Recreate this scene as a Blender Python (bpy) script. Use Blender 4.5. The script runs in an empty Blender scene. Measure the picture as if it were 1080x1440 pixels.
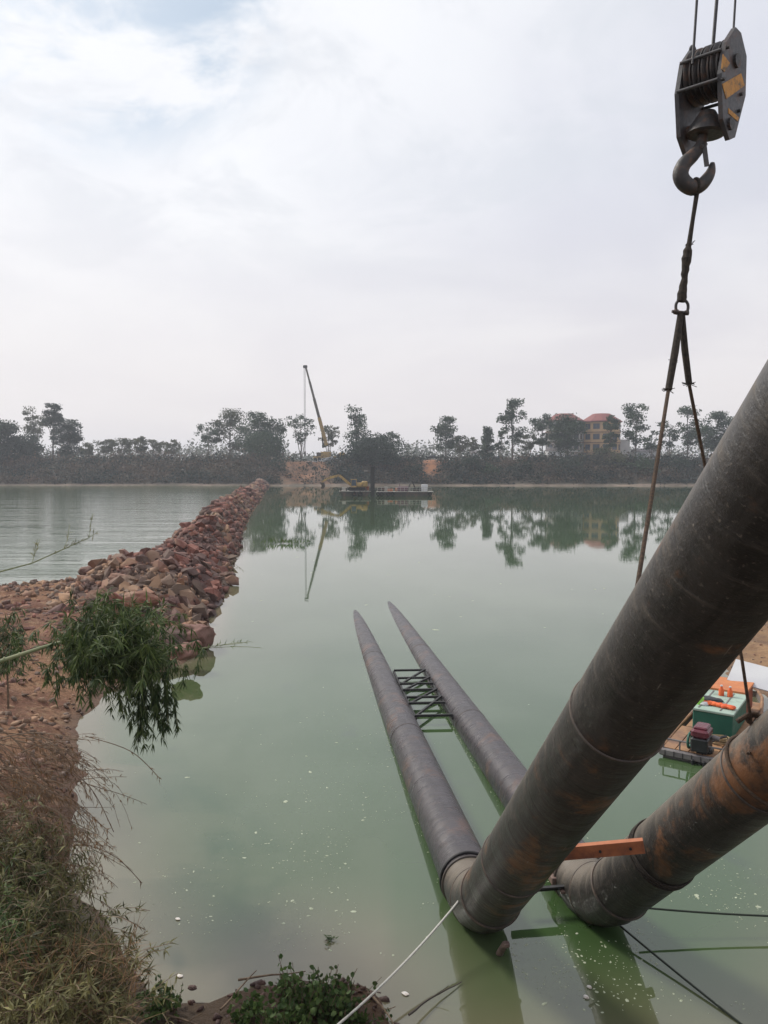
import bpy, bmesh, math, random
import numpy as np
from mathutils import Vector, Matrix, noise as mnoise
R = math.radians
random.seed(7); RNG = np.random.default_rng(7)
S = bpy.context.scene
COL = S.collection

# ------------------------------------------------------------------ camera
CAM_H = 5.5; FPX = 1080.0; HORIZON = 658.0
PITCH = math.atan((720 - HORIZON) / FPX)
cam = bpy.data.objects.new('camera', bpy.data.cameras.new('camera')); COL.objects.link(cam)
cam.location = (0, 0, CAM_H); cam.rotation_euler = (math.pi / 2 - PITCH, 0, 0)
cam.data.sensor_fit = 'VERTICAL'; cam.data.sensor_height = 24; cam.data.lens = 18
cam.data.clip_start = 0.05; cam.data.clip_end = 6000
S.camera = cam
S.render.resolution_x = 768; S.render.resolution_y = 1024

# ------------------------------------------------------------------ world, sun, exposure
SUN_EL, SUN_AZ = R(42), R(-52)          # azimuth measured from +Y (away from camera) towards +X
W = bpy.data.worlds.new('World'); S.world = W; W.use_nodes = True
wn, wl = W.node_tree.nodes, W.node_tree.links
wn.clear()
def wnode(t, **k):
    n = wn.new(t)
    for a, b in k.items(): setattr(n, a, b)
    return n
def wmath(op, a, b=None, clamp=False):
    n = wnode('ShaderNodeMath', operation=op, use_clamp=clamp)
    for i, x in enumerate((a, b)):
        if x is None: continue
        if isinstance(x, (int, float)): n.inputs[i].default_value = x
        else: wl.new(x, n.inputs[i])
    return n.outputs[0]
def wmix(f, a, b):
    n = wnode('ShaderNodeMix', data_type='RGBA')
    for s, x in ((n.inputs[0], f), (n.inputs[6], a), (n.inputs[7], b)):
        if isinstance(x, (int, float)): s.default_value = x
        elif isinstance(x, tuple): s.default_value = (*x, 1)
        else: wl.new(x, s)
    return n.outputs[2]
def wsmooth(x, lo, hi):
    n = wnode('ShaderNodeMapRange', interpolation_type='SMOOTHSTEP')
    wl.new(x, n.inputs[0]); n.inputs[1].default_value = lo; n.inputs[2].default_value = hi
    return n.outputs[0]
tc = wnode('ShaderNodeTexCoord')
sep = wnode('ShaderNodeSeparateXYZ'); wl.new(tc.outputs['Generated'], sep.inputs[0])
zc = wmath('ADD', wmath('MAXIMUM', sep.outputs[2], 0.0), 0.22)
cmb = wnode('ShaderNodeCombineXYZ')
wl.new(wmath('DIVIDE', sep.outputs[0], zc), cmb.inputs[0]); wl.new(wmath('DIVIDE', sep.outputs[1], zc), cmb.inputs[1])
def wnoise(scale, detail=6, rough=.55, dist=.3, off=(0, 0, 0)):
    mp = wnode('ShaderNodeMapping'); mp.inputs['Location'].default_value = off
    wl.new(cmb.outputs[0], mp.inputs[0])
    n = wnode('ShaderNodeTexNoise'); wl.new(mp.outputs[0], n.inputs['Vector'])
    n.inputs['Scale'].default_value = scale; n.inputs['Detail'].default_value = detail
    n.inputs['Roughness'].default_value = rough; n.inputs['Distortion'].default_value = dist
    return n.outputs[0]
sky = wnode('ShaderNodeTexSky', sky_type='NISHITA', sun_disc=False)
sky.sun_elevation = SUN_EL; sky.sun_rotation = SUN_AZ; sky.air_density = 1.0; sky.dust_density = 3.0
sd = Vector((math.sin(SUN_AZ) * math.cos(SUN_EL), math.cos(SUN_AZ) * math.cos(SUN_EL), math.sin(SUN_EL)))
dt = wnode('ShaderNodeVectorMath', operation='DOT_PRODUCT'); wl.new(tc.outputs['Generated'], dt.inputs[0]); dt.inputs[1].default_value = sd
glow = wsmooth(dt.outputs['Value'], 0.35, 1.0)
c_cloud = wmix(wsmooth(wnoise(1.1, 6, .5, .5), .36, .66), (5.25, 5.4, 6.1), (6.5, 6.65, 7.05))
c_cloud = wmix(wmath('MULTIPLY', glow, .7), c_cloud, (8.4, 8.5, 8.6))
c_cloud = wmix(wmath('MULTIPLY', wmath('MULTIPLY', wsmooth(wnoise(3.0, 7, .6, .6, (1, 2, 0)), .42, .62), wsmooth(sep.outputs[2], .12, .4)), .45), c_cloud, (5.3, 5.6, 6.1))
hz = wsmooth(sep.outputs[2], 0.38, -0.02)
c_cloud = wmix(wmath('MULTIPLY', hz, .85), c_cloud, (6.75, 6.3, 6.2))
gd = wnode('ShaderNodeVectorMath', operation='DOT_PRODUCT'); wl.new(tc.outputs['Generated'], gd.inputs[0]); gd.inputs[1].default_value = Vector((-.29, .80, .53)).normalized()
gap = wmath('MULTIPLY', wsmooth(wnoise(3.6, 7, .6, .4, (3.45, 7.72, 0)), .42, .60), wsmooth(gd.outputs['Value'], .974, .993))
fin = wmix(wmath('MULTIPLY', gap, .85), c_cloud, wmix(.5, sky.outputs[0], (2.6, 4.0, 5.0)))
bg = wnode('ShaderNodeBackground'); wl.new(fin, bg.inputs[0]); bg.inputs[1].default_value = 0.122
wo = wnode('ShaderNodeOutputWorld'); wl.new(bg.outputs[0], wo.inputs[0])

sl = bpy.data.lights.new('sun', 'SUN'); sl.energy = 2.7; sl.angle = R(12); sl.color = (1, .95, .87)
sun = bpy.data.objects.new('sun', sl); COL.objects.link(sun)
sun.rotation_euler = (-sd).to_track_quat('-Z', 'Y').to_euler(); sun.location = (-20, 10, 40)
S.view_settings.view_transform = 'Standard'; S.view_settings.look = 'None'
S.view_settings.exposure = 0.13; S.view_settings.gamma = 1; S.view_settings.use_curve_mapping = False

# ------------------------------------------------------------------ helpers
def P(px, py, Y=None, z=None):
    """point where the ray through photo pixel (px,py) meets depth Y or height z"""
    x = (px - 540) / FPX; y = -(py - 720) / FPX
    d = Vector((x, math.cos(PITCH) + y * math.sin(PITCH), -math.sin(PITCH) + y * math.cos(PITCH)))
    t = Y / d.y if Y is not None else (z - CAM_H) / d.z
    return Vector((0, 0, CAM_H)) + d * t
def V(*a): return Vector(a)

def tag(o, label=None, cat=None, group=None, kind=None):
    if label: o['label'] = label
    if cat: o['category'] = cat
    if group: o['group'] = group
    if kind: o['kind'] = kind
    return o
def empty(name, loc, label=None, cat=None, group=None, rz=0):
    o = bpy.data.objects.new(name, None); COL.objects.link(o); o.location = loc
    o.rotation_euler.z = rz; o.empty_display_size = .2
    return tag(o, label, cat, group)

class MB:
    def __init__(s): s.v = []; s.f = []; s.m = []; s.uv = {}; s.tone = []
    def add(s, vs, fs, m=0, tone=None):
        b = len(s.v); s.v += [tuple(p) for p in vs]
        for f in fs: s.f.append(tuple(i + b for i in f)); s.m.append(m)
        s.tone += [tone if tone is not None else .5] * len(vs)
        return b
    def box(s, c, size, rot=None, m=0, bev=0.0):
        sx, sy, sz = (q / 2 for q in size); c = Vector(c)
        if bev <= 0:
            pts = [V(x * sx, y * sy, z * sz) for z in (-1, 1) for x, y in ((-1, -1), (1, -1), (1, 1), (-1, 1))]
            fs = [(0, 3, 2, 1), (4, 5, 6, 7), (0, 1, 5, 4), (1, 2, 6, 5), (2, 3, 7, 6), (3, 0, 4, 7)]
        else:
            b = min(bev, sx * .9, sy * .9, sz * .9)
            def ring(z, i): return [V(*p, z) for p in ((-sx + i + b, -sy + i), (sx - i - b, -sy + i), (sx - i, -sy + i + b), (sx - i, sy - i - b), (sx - i - b, sy - i), (-sx + i + b, sy - i), (-sx + i, sy - i - b), (-sx + i, -sy + i + b))]
            pts = ring(-sz, b * .9) + ring(-sz + b, 0) + ring(sz - b, 0) + ring(sz, b * .9)
            fs = [tuple(range(7, -1, -1)), tuple(range(24, 32))]
            for k in range(3):
                for i in range(8):
                    j = (i + 1) % 8; fs.append((k * 8 + i, k * 8 + j, k * 8 + 8 + j, k * 8 + 8 + i))
        M = rot if rot is not None else Matrix.Identity(3)
        s.add([c + M @ p for p in pts], fs, m)
    def beam(s, a, b, w, h=None, m=0, up=V(0, 0, 1)):
        a, b = Vector(a), Vector(b); h = h or w; d = b - a
        y = d.normalized(); x = y.cross(up)
        if x.length < 1e-4: x = V(1, 0, 0)
        x.normalize(); z = x.cross(y)
        s.box((a + b) / 2, (w, d.length, h), Matrix((x, y, z)).transposed(), m)
    def tube(s, path, r, n=8, m=0, caps=True, tone=None, uvlen=True):
        path = [Vector(p) for p in path]; k = len(path)
        rr = r if isinstance(r, (list, tuple)) else [r] * k
        T = [(path[min(i + 1, k - 1)] - path[max(i - 1, 0)]).normalized() for i in range(k)]
        ref = V(0, 0, 1) if abs(T[0].z) < .9 else V(1, 0, 0)
        N = T[0].cross(ref).normalized(); vs = []; L = 0
        b0 = len(s.v); lens = []
        for i in range(k):
            N = (N - T[i] * N.dot(T[i])).normalized(); B = T[i].cross(N)
            if i: L += (path[i] - path[i - 1]).length
            lens.append(L)
            for j in range(n):
                a = 2 * math.pi * j / n
                vs.append(path[i] + (N * math.cos(a) + B * math.sin(a)) * rr[i])
        fs = []
        for i in range(k - 1):
            for j in range(n):
                j2 = (j + 1) % n; fs.append((i * n + j, i * n + j2, (i + 1) * n + j2, (i + 1) * n + j))
        base = len(s.f); s.add(vs, fs, m, tone)
        for q in range(len(fs)):
            i, j = divmod(q, n)
            s.uv[base + q] = [(j / n, lens[i]), ((j + 1) / n, lens[i]), ((j + 1) / n, lens[i + 1]), (j / n, lens[i + 1])]
        if caps: s.add([vs[j] for j in range(n)], [tuple(range(n - 1, -1, -1))], m, tone); s.add([vs[(k - 1) * n + j] for j in range(n)], [tuple(range(n))], m, tone)
    def prism(s, pts, origin, ax, ay, an, th, m=0):
        """polygon pts (2D) in plane (ax,ay), extruded +-th/2 along an"""
        o = Vector(origin); n = len(pts)
        A = [o + ax * p[0] + ay * p[1] - an * th / 2 for p in pts]; B = [p + an * th for p in A]
        fs = [tuple(range(n - 1, -1, -1)), tuple(range(n, 2 * n))] + [(i, (i + 1) % n, n + (i + 1) % n, n + i) for i in range(n)]
        s.add(A + B, fs, m)
    def ring(s, c, axis, R_, r, n=32, k=8, m=0, a0=0, a1=2 * math.pi):
        axis = Vector(axis).normalized(); ref = V(0, 0, 1) if abs(axis.z) < .9 else V(1, 0, 0)
        x = axis.cross(ref).normalized(); y = axis.cross(x); c = Vector(c)
        full = abs(a1 - a0 - 2 * math.pi) < 1e-6
        pts = [c + (x * math.cos(a0 + (a1 - a0) * i / n) + y * math.sin(a0 + (a1 - a0) * i / n)) * R_ for i in range(n + 1)]
        s.tube(pts, r, k, m, caps=not full)
    def build(s, name, mats, parent=None, loc=(0, 0, 0), smooth=False, world=True):
        """vertices are in world space; loc becomes the origin (or parent's loc)"""
        me = bpy.data.meshes.new(name)
        off = np.array(parent_loc(parent) if parent is not None else loc) if world else np.zeros(3)
        arr = np.array(s.v, dtype=float).reshape(-1, 3) - off
        me.from_pydata(arr.tolist(), [], s.f)
        for m in (mats if isinstance(mats, (list, tuple)) else [mats]): me.materials.append(m)
        me.polygons.foreach_set('material_index', s.m)
        if smooth: me.polygons.foreach_set('use_smooth', [True] * len(s.f))
        if s.uv:
            uvl = me.uv_layers.new(name='UVMap')
            for i, u in s.uv.items():
                p = me.polygons[i]
                for q, li in enumerate(p.loop_indices): uvl.data[li].uv = u[q]
        at = me.attributes.new('tone', 'FLOAT', 'POINT'); at.data.foreach_set('value', s.tone)
        me.update()
        o = bpy.data.objects.new(name, me); COL.objects.link(o)
        if parent is not None: o.parent = parent
        else: o.location = loc
        if smooth: me.set_sharp_from_angle(angle=R(38))
        return o
def parent_loc(p):
    l = Vector((0, 0, 0))
    while p is not None: l += p.location; p = p.parent
    return l
def fast_mesh(name, v, f, mats, tone=None, parent=None, loc=(0, 0, 0), smooth=False, attrs=None):
    """v Nx3 numpy world coords, f Mxk numpy"""
    me = bpy.data.meshes.new(name); off = np.array(parent_loc(parent) if parent is not None else loc)
    v = np.asarray(v, dtype=np.float32) - off.astype(np.float32); k = f.shape[1]
    me.vertices.add(len(v)); me.vertices.foreach_set('co', v.ravel())
    me.loops.add(f.size); me.loops.foreach_set('vertex_index', f.ravel().astype(np.int32))
    me.polygons.add(len(f)); me.polygons.foreach_set('loop_start', np.arange(0, f.size, k, dtype=np.int32))
    try: me.polygons.foreach_set('loop_total', np.full(len(f), k, dtype=np.int32))
    except Exception: pass
    if smooth: me.polygons.foreach_set('use_smooth', np.ones(len(f), dtype=bool))
    me.materials.append(mats) if not isinstance(mats, list) else [me.materials.append(m) for m in mats]
    A = dict(attrs or {})
    if tone is not None: A['tone'] = tone
    for nme, val in A.items():
        at = me.attributes.new(nme, 'FLOAT', 'POINT'); at.data.foreach_set('value', np.asarray(val, dtype=np.float32))
    me.update(calc_edges=True); me.validate()
    o = bpy.data.objects.new(name, me); COL.objects.link(o)
    if parent is not None: o.parent = parent
    else: o.location = loc
    return o

# ---- numpy value noise
_perm = RNG.random((256, 256))
def vnoise(x, y):
    xi = np.floor(x).astype(int); yi = np.floor(y).astype(int); fx = x - xi; fy = y - yi
    fx = fx * fx * (3 - 2 * fx); fy = fy * fy * (3 - 2 * fy)
    g = lambda a, b: _perm[a % 256, b % 256]
    return (g(xi, yi) * (1 - fx) + g(xi + 1, yi) * fx) * (1 - fy) + (g(xi, yi + 1) * (1 - fx) + g(xi + 1, yi + 1) * fx) * fy
def fbm(x, y, o=4):
    t = 0; a = .5; 
    for i in range(o): t = t + a * (vnoise(x * 2 ** i + 17.3 * i, y * 2 ** i + 5.1 * i) - .5); a *= .5
    return t
def sdist(X, Y, poly):
    """signed distance, positive inside polygon"""
    d = np.full(X.shape, 1e9); ins = np.zeros(X.shape, bool); n = len(poly)
    for i in range(n):
        (x1, y1), (x2, y2) = poly[i], poly[(i + 1) % n]
        ex, ey = x2 - x1, y2 - y1; t = np.clip(((X - x1) * ex + (Y - y1) * ey) / (ex * ex + ey * ey), 0, 1)
        d = np.minimum(d, np.hypot(X - x1 - t * ex, Y - y1 - t * ey))
        if y1 != y2:
            c = ((y1 > Y) != (y2 > Y)) & (X < (x2 - x1) * (Y - y1) / (y2 - y1) + x1); ins ^= c
    return np.where(ins, d, -d)
def grid_faces(nx, ny):
    i = np.arange(nx - 1)[None, :] + np.arange(ny - 1)[:, None] * nx
    i = i.ravel(); return np.stack([i, i + 1, i + nx + 1, i + nx], 1)

# ------------------------------------------------------------------ materials
class NM:
    def __init__(s, name):
        s.mat = bpy.data.materials.new(name); s.mat.use_nodes = True
        s.n = s.mat.node_tree.nodes; s.l = s.mat.node_tree.links
        s.b = s.n['Principled BSDF']; s.out = s.n['Material Output']
    def new(s, t, **k):
        n = s.n.new(t)
        for a, b in k.items(): setattr(n, a, b)
        return n
    def put(s, sock, x):
        if isinstance(x, (int, float)): sock.default_value = x
        elif isinstance(x, tuple): sock.default_value = (*x, 1) if len(x) == 3 and sock.type == 'RGBA' else x
        else: s.l.new(x, sock)
    def math(s, op, a, b=0.0, clamp=False):
        n = s.new('ShaderNodeMath', operation=op, use_clamp=clamp); s.put(n.inputs[0], a); s.put(n.inputs[1], b); return n.outputs[0]
    def mix(s, f, a, b):
        n = s.new('ShaderNodeMix', data_type='RGBA'); s.put(n.inputs[0], f); s.put(n.inputs[6], a); s.put(n.inputs[7], b); return n.outputs[2]
    def coord(s, kind='Object', scale=(1, 1, 1), rot=(0, 0, 0), loc=(0, 0, 0)):
        t = s.new('ShaderNodeTexCoord'); m = s.new('ShaderNodeMapping'); s.l.new(t.outputs[kind], m.inputs[0])
        m.inputs['Scale'].default_value = scale; m.inputs['Rotation'].default_value = rot; m.inputs['Location'].default_value = loc
        return m.outputs[0]
    def noise(s, vec, scale, detail=5, rough=.6, dist=0):
        n = s.new('ShaderNodeTexNoise'); s.l.new(vec, n.inputs['Vector'])
        for k, v in (('Scale', scale), ('Detail', detail), ('Roughness', rough), ('Distortion', dist)): n.inputs[k].default_value = v
        return n.outputs[0]
    def step(s, x, lo, hi, a=0.0, b=1.0):
        n = s.new('ShaderNodeMapRange', interpolation_type='SMOOTHSTEP'); s.put(n.inputs[0], x)
        for i, q in enumerate((lo, hi, a, b)): n.inputs[i + 1].default_value = q
        return n.outputs[0]
    def attr(s, name): return s.new('ShaderNodeAttribute', attribute_name=name).outputs['Fac']
    def bump(s, h, strength=.3, dist=.02, normal=None):
        n = s.new('ShaderNodeBump'); s.put(n.inputs['Height'], h); n.inputs['Strength'].default_value = strength; n.inputs['Distance'].default_value = dist
        if normal is not None: s.l.new(normal, n.inputs['Normal'])
        return n.outputs[0]
    def done(s, col=None, rough=None, metal=None, normal=None, spec=None):
        for k, v in (('Base Color', col), ('Roughness', rough), ('Metallic', metal), ('Normal', normal), ('Specular IOR Level', spec)):
            if v is not None: s.put(s.b.inputs[k], v)
        return s.mat
def simple(name, c1, c2, scale=3, rough=.7, bump=.25, bdist=.01, metal=0, dirt=None, spec=.5, dscale=1.3):
    m = NM(name); v = m.coord()
    col = m.mix(m.step(m.noise(v, scale), .35, .65), c1, c2)
    if dirt: col = m.mix(m.step(m.noise(v, dscale, 6, .7), .48, .66), col, dirt)
    nz = m.noise(v, scale * 5, 5, .65)
    return m.done(col, m.step(nz, .3, .7, rough - .08, min(1, rough + .1)), metal, m.bump(nz, bump, bdist), spec)

def rock_material(name, c1, c2, c3, wet=True):
    m = NM(name); v = m.coord('Object')
    oi = m.new('ShaderNodeObjectInfo').outputs['Random']; t = m.attr('tone')
    g = m.new('ShaderNodeNewGeometry').outputs['Position']
    col = m.mix(m.step(m.noise(g, 1.7, 4, .7), .35, .65), c1, c2)
    col = m.mix(m.step(m.noise(g, .22, 5, .65), .46, .6), col, c3)
    f = m.math('FRACT', m.math('ADD', oi, t))
    hv = m.new('ShaderNodeHueSaturation'); m.put(hv.inputs['Color'], col); m.put(hv.inputs['Value'], m.step(f, 0, 1, .55, 1.35)); m.put(hv.inputs['Saturation'], m.step(f, 0.2, .9, .8, 1.1)); col = hv.outputs[0]
    sp = m.new('ShaderNodeSeparateXYZ'); m.l.new(g, sp.inputs[0])
    w = m.step(m.math('ADD', sp.outputs[2], m.math('MULTIPLY', m.noise(g, 2), .15)), .32, .12)
    col = m.mix(m.math('MULTIPLY', w, .75), col, tuple(q * .3 for q in c1))     # wet foot at the water line
    nz = m.noise(g, 9, 8, .7)
    return m.done(col, m.math('SUBTRACT', .9, m.math('MULTIPLY', w, .45)), None, m.bump(nz, .6, .05), .3)
M_rock = rock_material('red_sandstone', (.15, .068, .055), (.235, .125, .10), (.26, .170, .115))
M_boulder = rock_material('boulder_sandstone', (.17, .082, .062), (.25, .13, .10), (.22, .155, .115))

# ground
def ground_material(name, c1, c2, c3, sc=1.0):
    m = NM(name); g = m.new('ShaderNodeNewGeometry').outputs['Position']
    col = m.mix(m.step(m.noise(g, .55 * sc, 6, .65), .38, .62), c1, c2)
    col = m.mix(m.math('MULTIPLY', m.step(m.noise(g, 2.3 * sc, 6, .7), .5, .66), .8), col, c3)
    col = m.mix(m.math('MULTIPLY', m.step(m.noise(g, 9 * sc, 5, .7), .48, .62), .75), col, tuple(q * .45 for q in c1))
    col = m.mix(m.math('MULTIPLY', m.attr('sand'), m.step(m.noise(g, 1.3, 6, .7), .3, .62, .35, .95)), col, (.50, .31, .165))
    green = m.attr('green'); col = m.mix(green, col, (.085, .080, .055))
    sp = m.new('ShaderNodeSeparateXYZ'); m.l.new(g, sp.inputs[0])
    w = m.step(m.math('ADD', sp.outputs[2], m.math('MULTIPLY', m.noise(g, 1.5), .2)), .34, .1)
    col = m.mix(m.math('MULTIPLY', w, .65), col, tuple(q * .35 for q in c1))
    nz = m.noise(g, 11 * sc, 8, .72)
    return m.done(col, m.math('SUBTRACT', .95, m.math('MULTIPLY', w, .4)), None, m.bump(nz, 1.0, .14), .25)
M_ground = ground_material('river_bank_earth', (.32, .175, .10), (.20, .096, .066), (.39, .25, .15))
M_farground = ground_material('far_bank_earth', (.055, .06, .045), (.075, .07, .05), (.09, .075, .055), .15)
# bare red earth on the far bank
def far_mat():
    m = NM('far_bank_soil'); g = m.new('ShaderNodeNewGeometry').outputs['Position']
    a = m.mix(m.step(m.noise(g, .12, 5), .4, .6), (.06, .06, .045), (.10, .085, .065))
    b = m.mix(m.step(m.noise(g, .35, 5), .4, .6), (.36, .17, .09), (.20, .11, .075))
    col = m.mix(m.attr('bare'), a, b)
    c = m.mix(m.step(m.noise(g, .5, 4), .4, .6), (.30, .23, .18), (.20, .15, .12))
    col = m.mix(m.attr('mud'), col, c)
    return m.done(col, .95, None, m.bump(m.noise(g, 2, 6), .6, .3), .2)
M_far = far_mat()

# water
def water_material(name, kind):
    m = NM(name); g = m.new('ShaderNodeNewGeometry').outputs['Position']
    mp = m.new('ShaderNodeMapping'); m.l.new(g, mp.inputs[0]); mp.inputs['Scale'].default_value = (.25, .16, 1)
    n1 = m.noise(mp.outputs[0], 1.0, 4, .5, .6)
    deep = m.mix(m.step(n1, .38, .66), (.042, .080, .026), (.060, .098, .042))
    col = m.mix(m.math('MULTIPLY', m.attr('shore'), .9), deep, (.17, .145, .095))
    n2 = m.noise(mp.outputs[0], 2.7, 3, .5, .3)
    col = m.mix(m.math('MULTIPLY', m.step(n2, .62, .74), .5), col, (.035, .055, .035))
    if kind == 'pond':
        mp2 = m.new('ShaderNodeMapping'); m.l.new(g, mp2.inputs[0]); mp2.inputs['Scale'].default_value = (.8, 2.2, 1)
        h = m.noise(mp2.outputs[0], 1.1, 3, .5, .2)
        nrm = m.bump(h, .06, .02); rough = .012
    else:
        mp2 = m.new('ShaderNodeMapping'); m.l.new(g, mp2.inputs[0]); mp2.inputs['Scale'].default_value = (.35, .8, 1); mp2.inputs['Rotation'].default_value = (0, 0, .25)
        h = m.math('ADD', m.noise(mp2.outputs[0], 1.3, 5, .6, .5), m.math('MULTIPLY', m.noise(mp2.outputs[0], .25, 3, .5), 1.2))
        mp3 = m.new('ShaderNodeMapping'); m.l.new(g, mp3.inputs[0]); mp3.inputs['Scale'].default_value = (.045, .22, 1); mp3.inputs['Rotation'].default_value = (0, 0, .12)
        h2 = m.noise(mp3.outputs[0], 1.0, 6, .68, .8)
        nrm = m.bump(h2, .5, .26, m.bump(h, .4, .06)); rough = .05
    m.b.inputs['IOR'].default_value = 1.8
    return m.done(col, rough, None, nrm)
M_pond = water_material('still_green_water', 'pond'); M_river = water_material('rippled_river_water', 'river')

# pipe steel with bitumen wrap
def pipe_material(name, mud, rustf, ROUGH=(.36, .62)):
    m = NM(name); uv = m.new('ShaderNodeTexCoord').outputs['UV']; g = m.new('ShaderNodeNewGeometry').outputs['Position']
    sp = m.new('ShaderNodeSeparateXYZ'); m.l.new(uv, sp.inputs[0])
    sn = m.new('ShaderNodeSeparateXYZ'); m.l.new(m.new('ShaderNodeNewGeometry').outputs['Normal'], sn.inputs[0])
    wrap = m.math('FRACT', m.math('ADD', m.math('MULTIPLY', sp.outputs[1], 2.6), sp.outputs[0]))
    ridge = m.step(wrap, .0, .07, 1, 0)
    mp = m.new('ShaderNodeMapping'); m.l.new(uv, mp.inputs[0]); mp.inputs['Scale'].default_value = (9, 1.0, 1)
    st = m.noise(mp.outputs[0], 1.6, 7, .7, .8)
    mp2 = m.new('ShaderNodeMapping'); m.l.new(uv, mp2.inputs[0]); mp2.inputs['Scale'].default_value = (2.2, 7, 1); mp2.inputs['Rotation'].default_value = (0, 0, .35)
    st2 = m.noise(mp2.outputs[0], 1.3, 7, .72, .4)
    col = m.mix(m.step(st, .36, .64), (.015, .013, .012), (.038, .033, .029)) if rustf > .4 else m.mix(m.step(st, .36, .64), (.020, .017, .021), (.044, .038, .043))
    col = m.mix(m.math('MULTIPLY', m.step(st2, .50, .76), mud), col, (.13, .105, .08))
    fine = m.noise(g, 34, 5, .7)
    col = m.mix(m.math('MULTIPLY', m.step(fine, .58, .72), mud), col, (.20, .17, .135))
    rust = m.math('MULTIPLY', m.step(m.noise(g, 1.0, 6, .7, .4), .53, .64), rustf)
    col = m.mix(rust, col, (.25, .105, .04))
    # pale clay tone painted on upward faces to lighten the lit upper side
    lit_top = m.math('MULTIPLY', m.step(m.math('ADD', sn.outputs[2], m.math('MULTIPLY', st2, .5)), .35, 1.0), mud)
    col = m.mix(m.math('MULTIPLY', lit_top, .9), col, (.215, .175, .13)) if rustf > .4 else m.mix(m.math('MULTIPLY', lit_top, .35), col, (.15, .13, .13))
    mps = m.new('ShaderNodeMapping'); m.l.new(uv, mps.inputs[0]); mps.inputs['Scale'].default_value = (38, 1.6, 1); mps.inputs['Rotation'].default_value = (0, 0, .5)
    scr = m.math('MULTIPLY', m.step(m.noise(mps.outputs[0], 1.5, 3, .5, .2), .70, .74), m.step(st, .5, .6))
    col = m.mix(m.math('MULTIPLY', scr, .8), col, (.26, .23, .20))
    h = m.math('ADD', m.math('ADD', m.math('MULTIPLY', ridge, .22), m.math('MULTIPLY', fine, .35)), st2)
    rough = m.step(st2, .35, .7, ROUGH[0], ROUGH[1])
    return m.done(col, rough, 0.0, m.bump(h, .85, .014), .5)
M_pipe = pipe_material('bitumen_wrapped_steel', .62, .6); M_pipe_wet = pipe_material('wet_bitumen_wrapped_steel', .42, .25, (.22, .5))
M_weld = simple('weld_seam_steel', (.06, .05, .043), (.12, .085, .062), 6, .6, .5, .01, dirt=(.05, .04, .035))
M_bracket = simple('bracket_steel', (.13, .08, .065), (.22, .15, .12), 8, .6, .3, dirt=(.06, .04, .035))
M_blacksteel = simple('black_steel', (.012, .012, .013), (.03, .028, .027), 9, .6, .2)
M_oxide = simple('red_oxide_steel', (.44, .155, .065), (.35, .115, .05), 5, .62, .3, dirt=(.15, .06, .04))
M_hookgrey = simple('hook_block_paint', (.045, .045, .05), (.07, .068, .07), 7, .5, .3, dirt=(.085, .05, .04), dscale=6)
M_hookdark = simple('hook_forged_steel', (.028, .026, .027), (.05, .042, .038), 9, .55, .4, dirt=(.10, .05, .03), dscale=9)
M_yellow = simple('hazard_yellow', (.55, .25, .03), (.45, .20, .03), 14, .6, .3, dirt=(.12, .08, .04), dscale=12)
M_wire = simple('greased_wire', (.02, .02, .024), (.045, .043, .05), 60, .5, .4)
M_sling = simple('frayed_sling', (.022, .018, .015), (.05, .038, .028), 40, .9, .8)
M_slingrope = simple('rusty_sling_rope', (.045, .028, .018), (.10, .06, .035), 50, .85, .8)
M_whiterope = simple('white_rope', (.62, .60, .55), (.5, .48, .42), 60, .85, .5)
M_greenrope = simple('dark_rope', (.02, .028, .02), (.035, .045, .03), 50, .8, .5)

def leaf_material(name, c1, c2, trans=.25):
    m = NM(name); t = m.attr('tone'); g = m.new('ShaderNodeNewGeometry').outputs['Position']
    col = m.mix(t, c1, c2)
    hv = m.new('ShaderNodeHueSaturation'); m.put(hv.inputs['Color'], col); m.put(hv.inputs['Value'], m.step(m.noise(g, 1.9, 3), .3, .7, .7, 1.3)); col = hv.outputs[0]
    m.b.inputs['Specular IOR Level'].default_value = .3
    m.done(col, .6)
    tr = m.new('ShaderNodeBsdfTranslucent'); m.l.new(col, tr.inputs[0])
    mx = m.new('ShaderNodeMixShader'); mx.inputs[0].default_value = trans
    m.l.new(m.b.outputs[0], mx.inputs[1]); m.l.new(tr.outputs[0], mx.inputs[2]); m.l.new(mx.outputs[0], m.out.inputs[0])
    return m.mat
M_leaf_far = leaf_material('far_foliage_green', (.018, .044, .026), (.066, .105, .050))
M_leaf_olive = leaf_material('far_foliage_olive', (.040, .056, .030), (.115, .12, .058))
M_leaf_dark = leaf_material('far_foliage_dark', (.012, .028, .020), (.036, .058, .032))
M_scrub = leaf_material('bank_scrub', (.009, .027, .021), (.155, .105, .072))
M_bark_far = simple('pale_bark', (.20, .17, .14), (.12, .10, .085), .8, .9, .2)
M_barkdark = simple('dark_bark', (.06, .05, .042), (.10, .08, .065), 1.5, .9, .3)
M_bamboo_leaf = leaf_material('bamboo_leaf_green', (.020, .045, .014), (.13, .17, .05), .35)
M_olive_leaf = leaf_material('olive_shrub_leaf', (.045, .048, .018), (.23, .21, .085), .35)
M_dry_leaf = leaf_material('dry_twig_leaf', (.12, .065, .03), (.26, .15, .075), .3)
M_weed = leaf_material('fresh_weed_leaf', (.04, .075, .022), (.11, .16, .05), .35)
M_culm = simple('bamboo_culm', (.17, .20, .09), (.24, .25, .12), 6, .5, .2)
M_twig = simple('brown_twig', (.11, .07, .045), (.20, .14, .09), 12, .85, .3)

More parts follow.
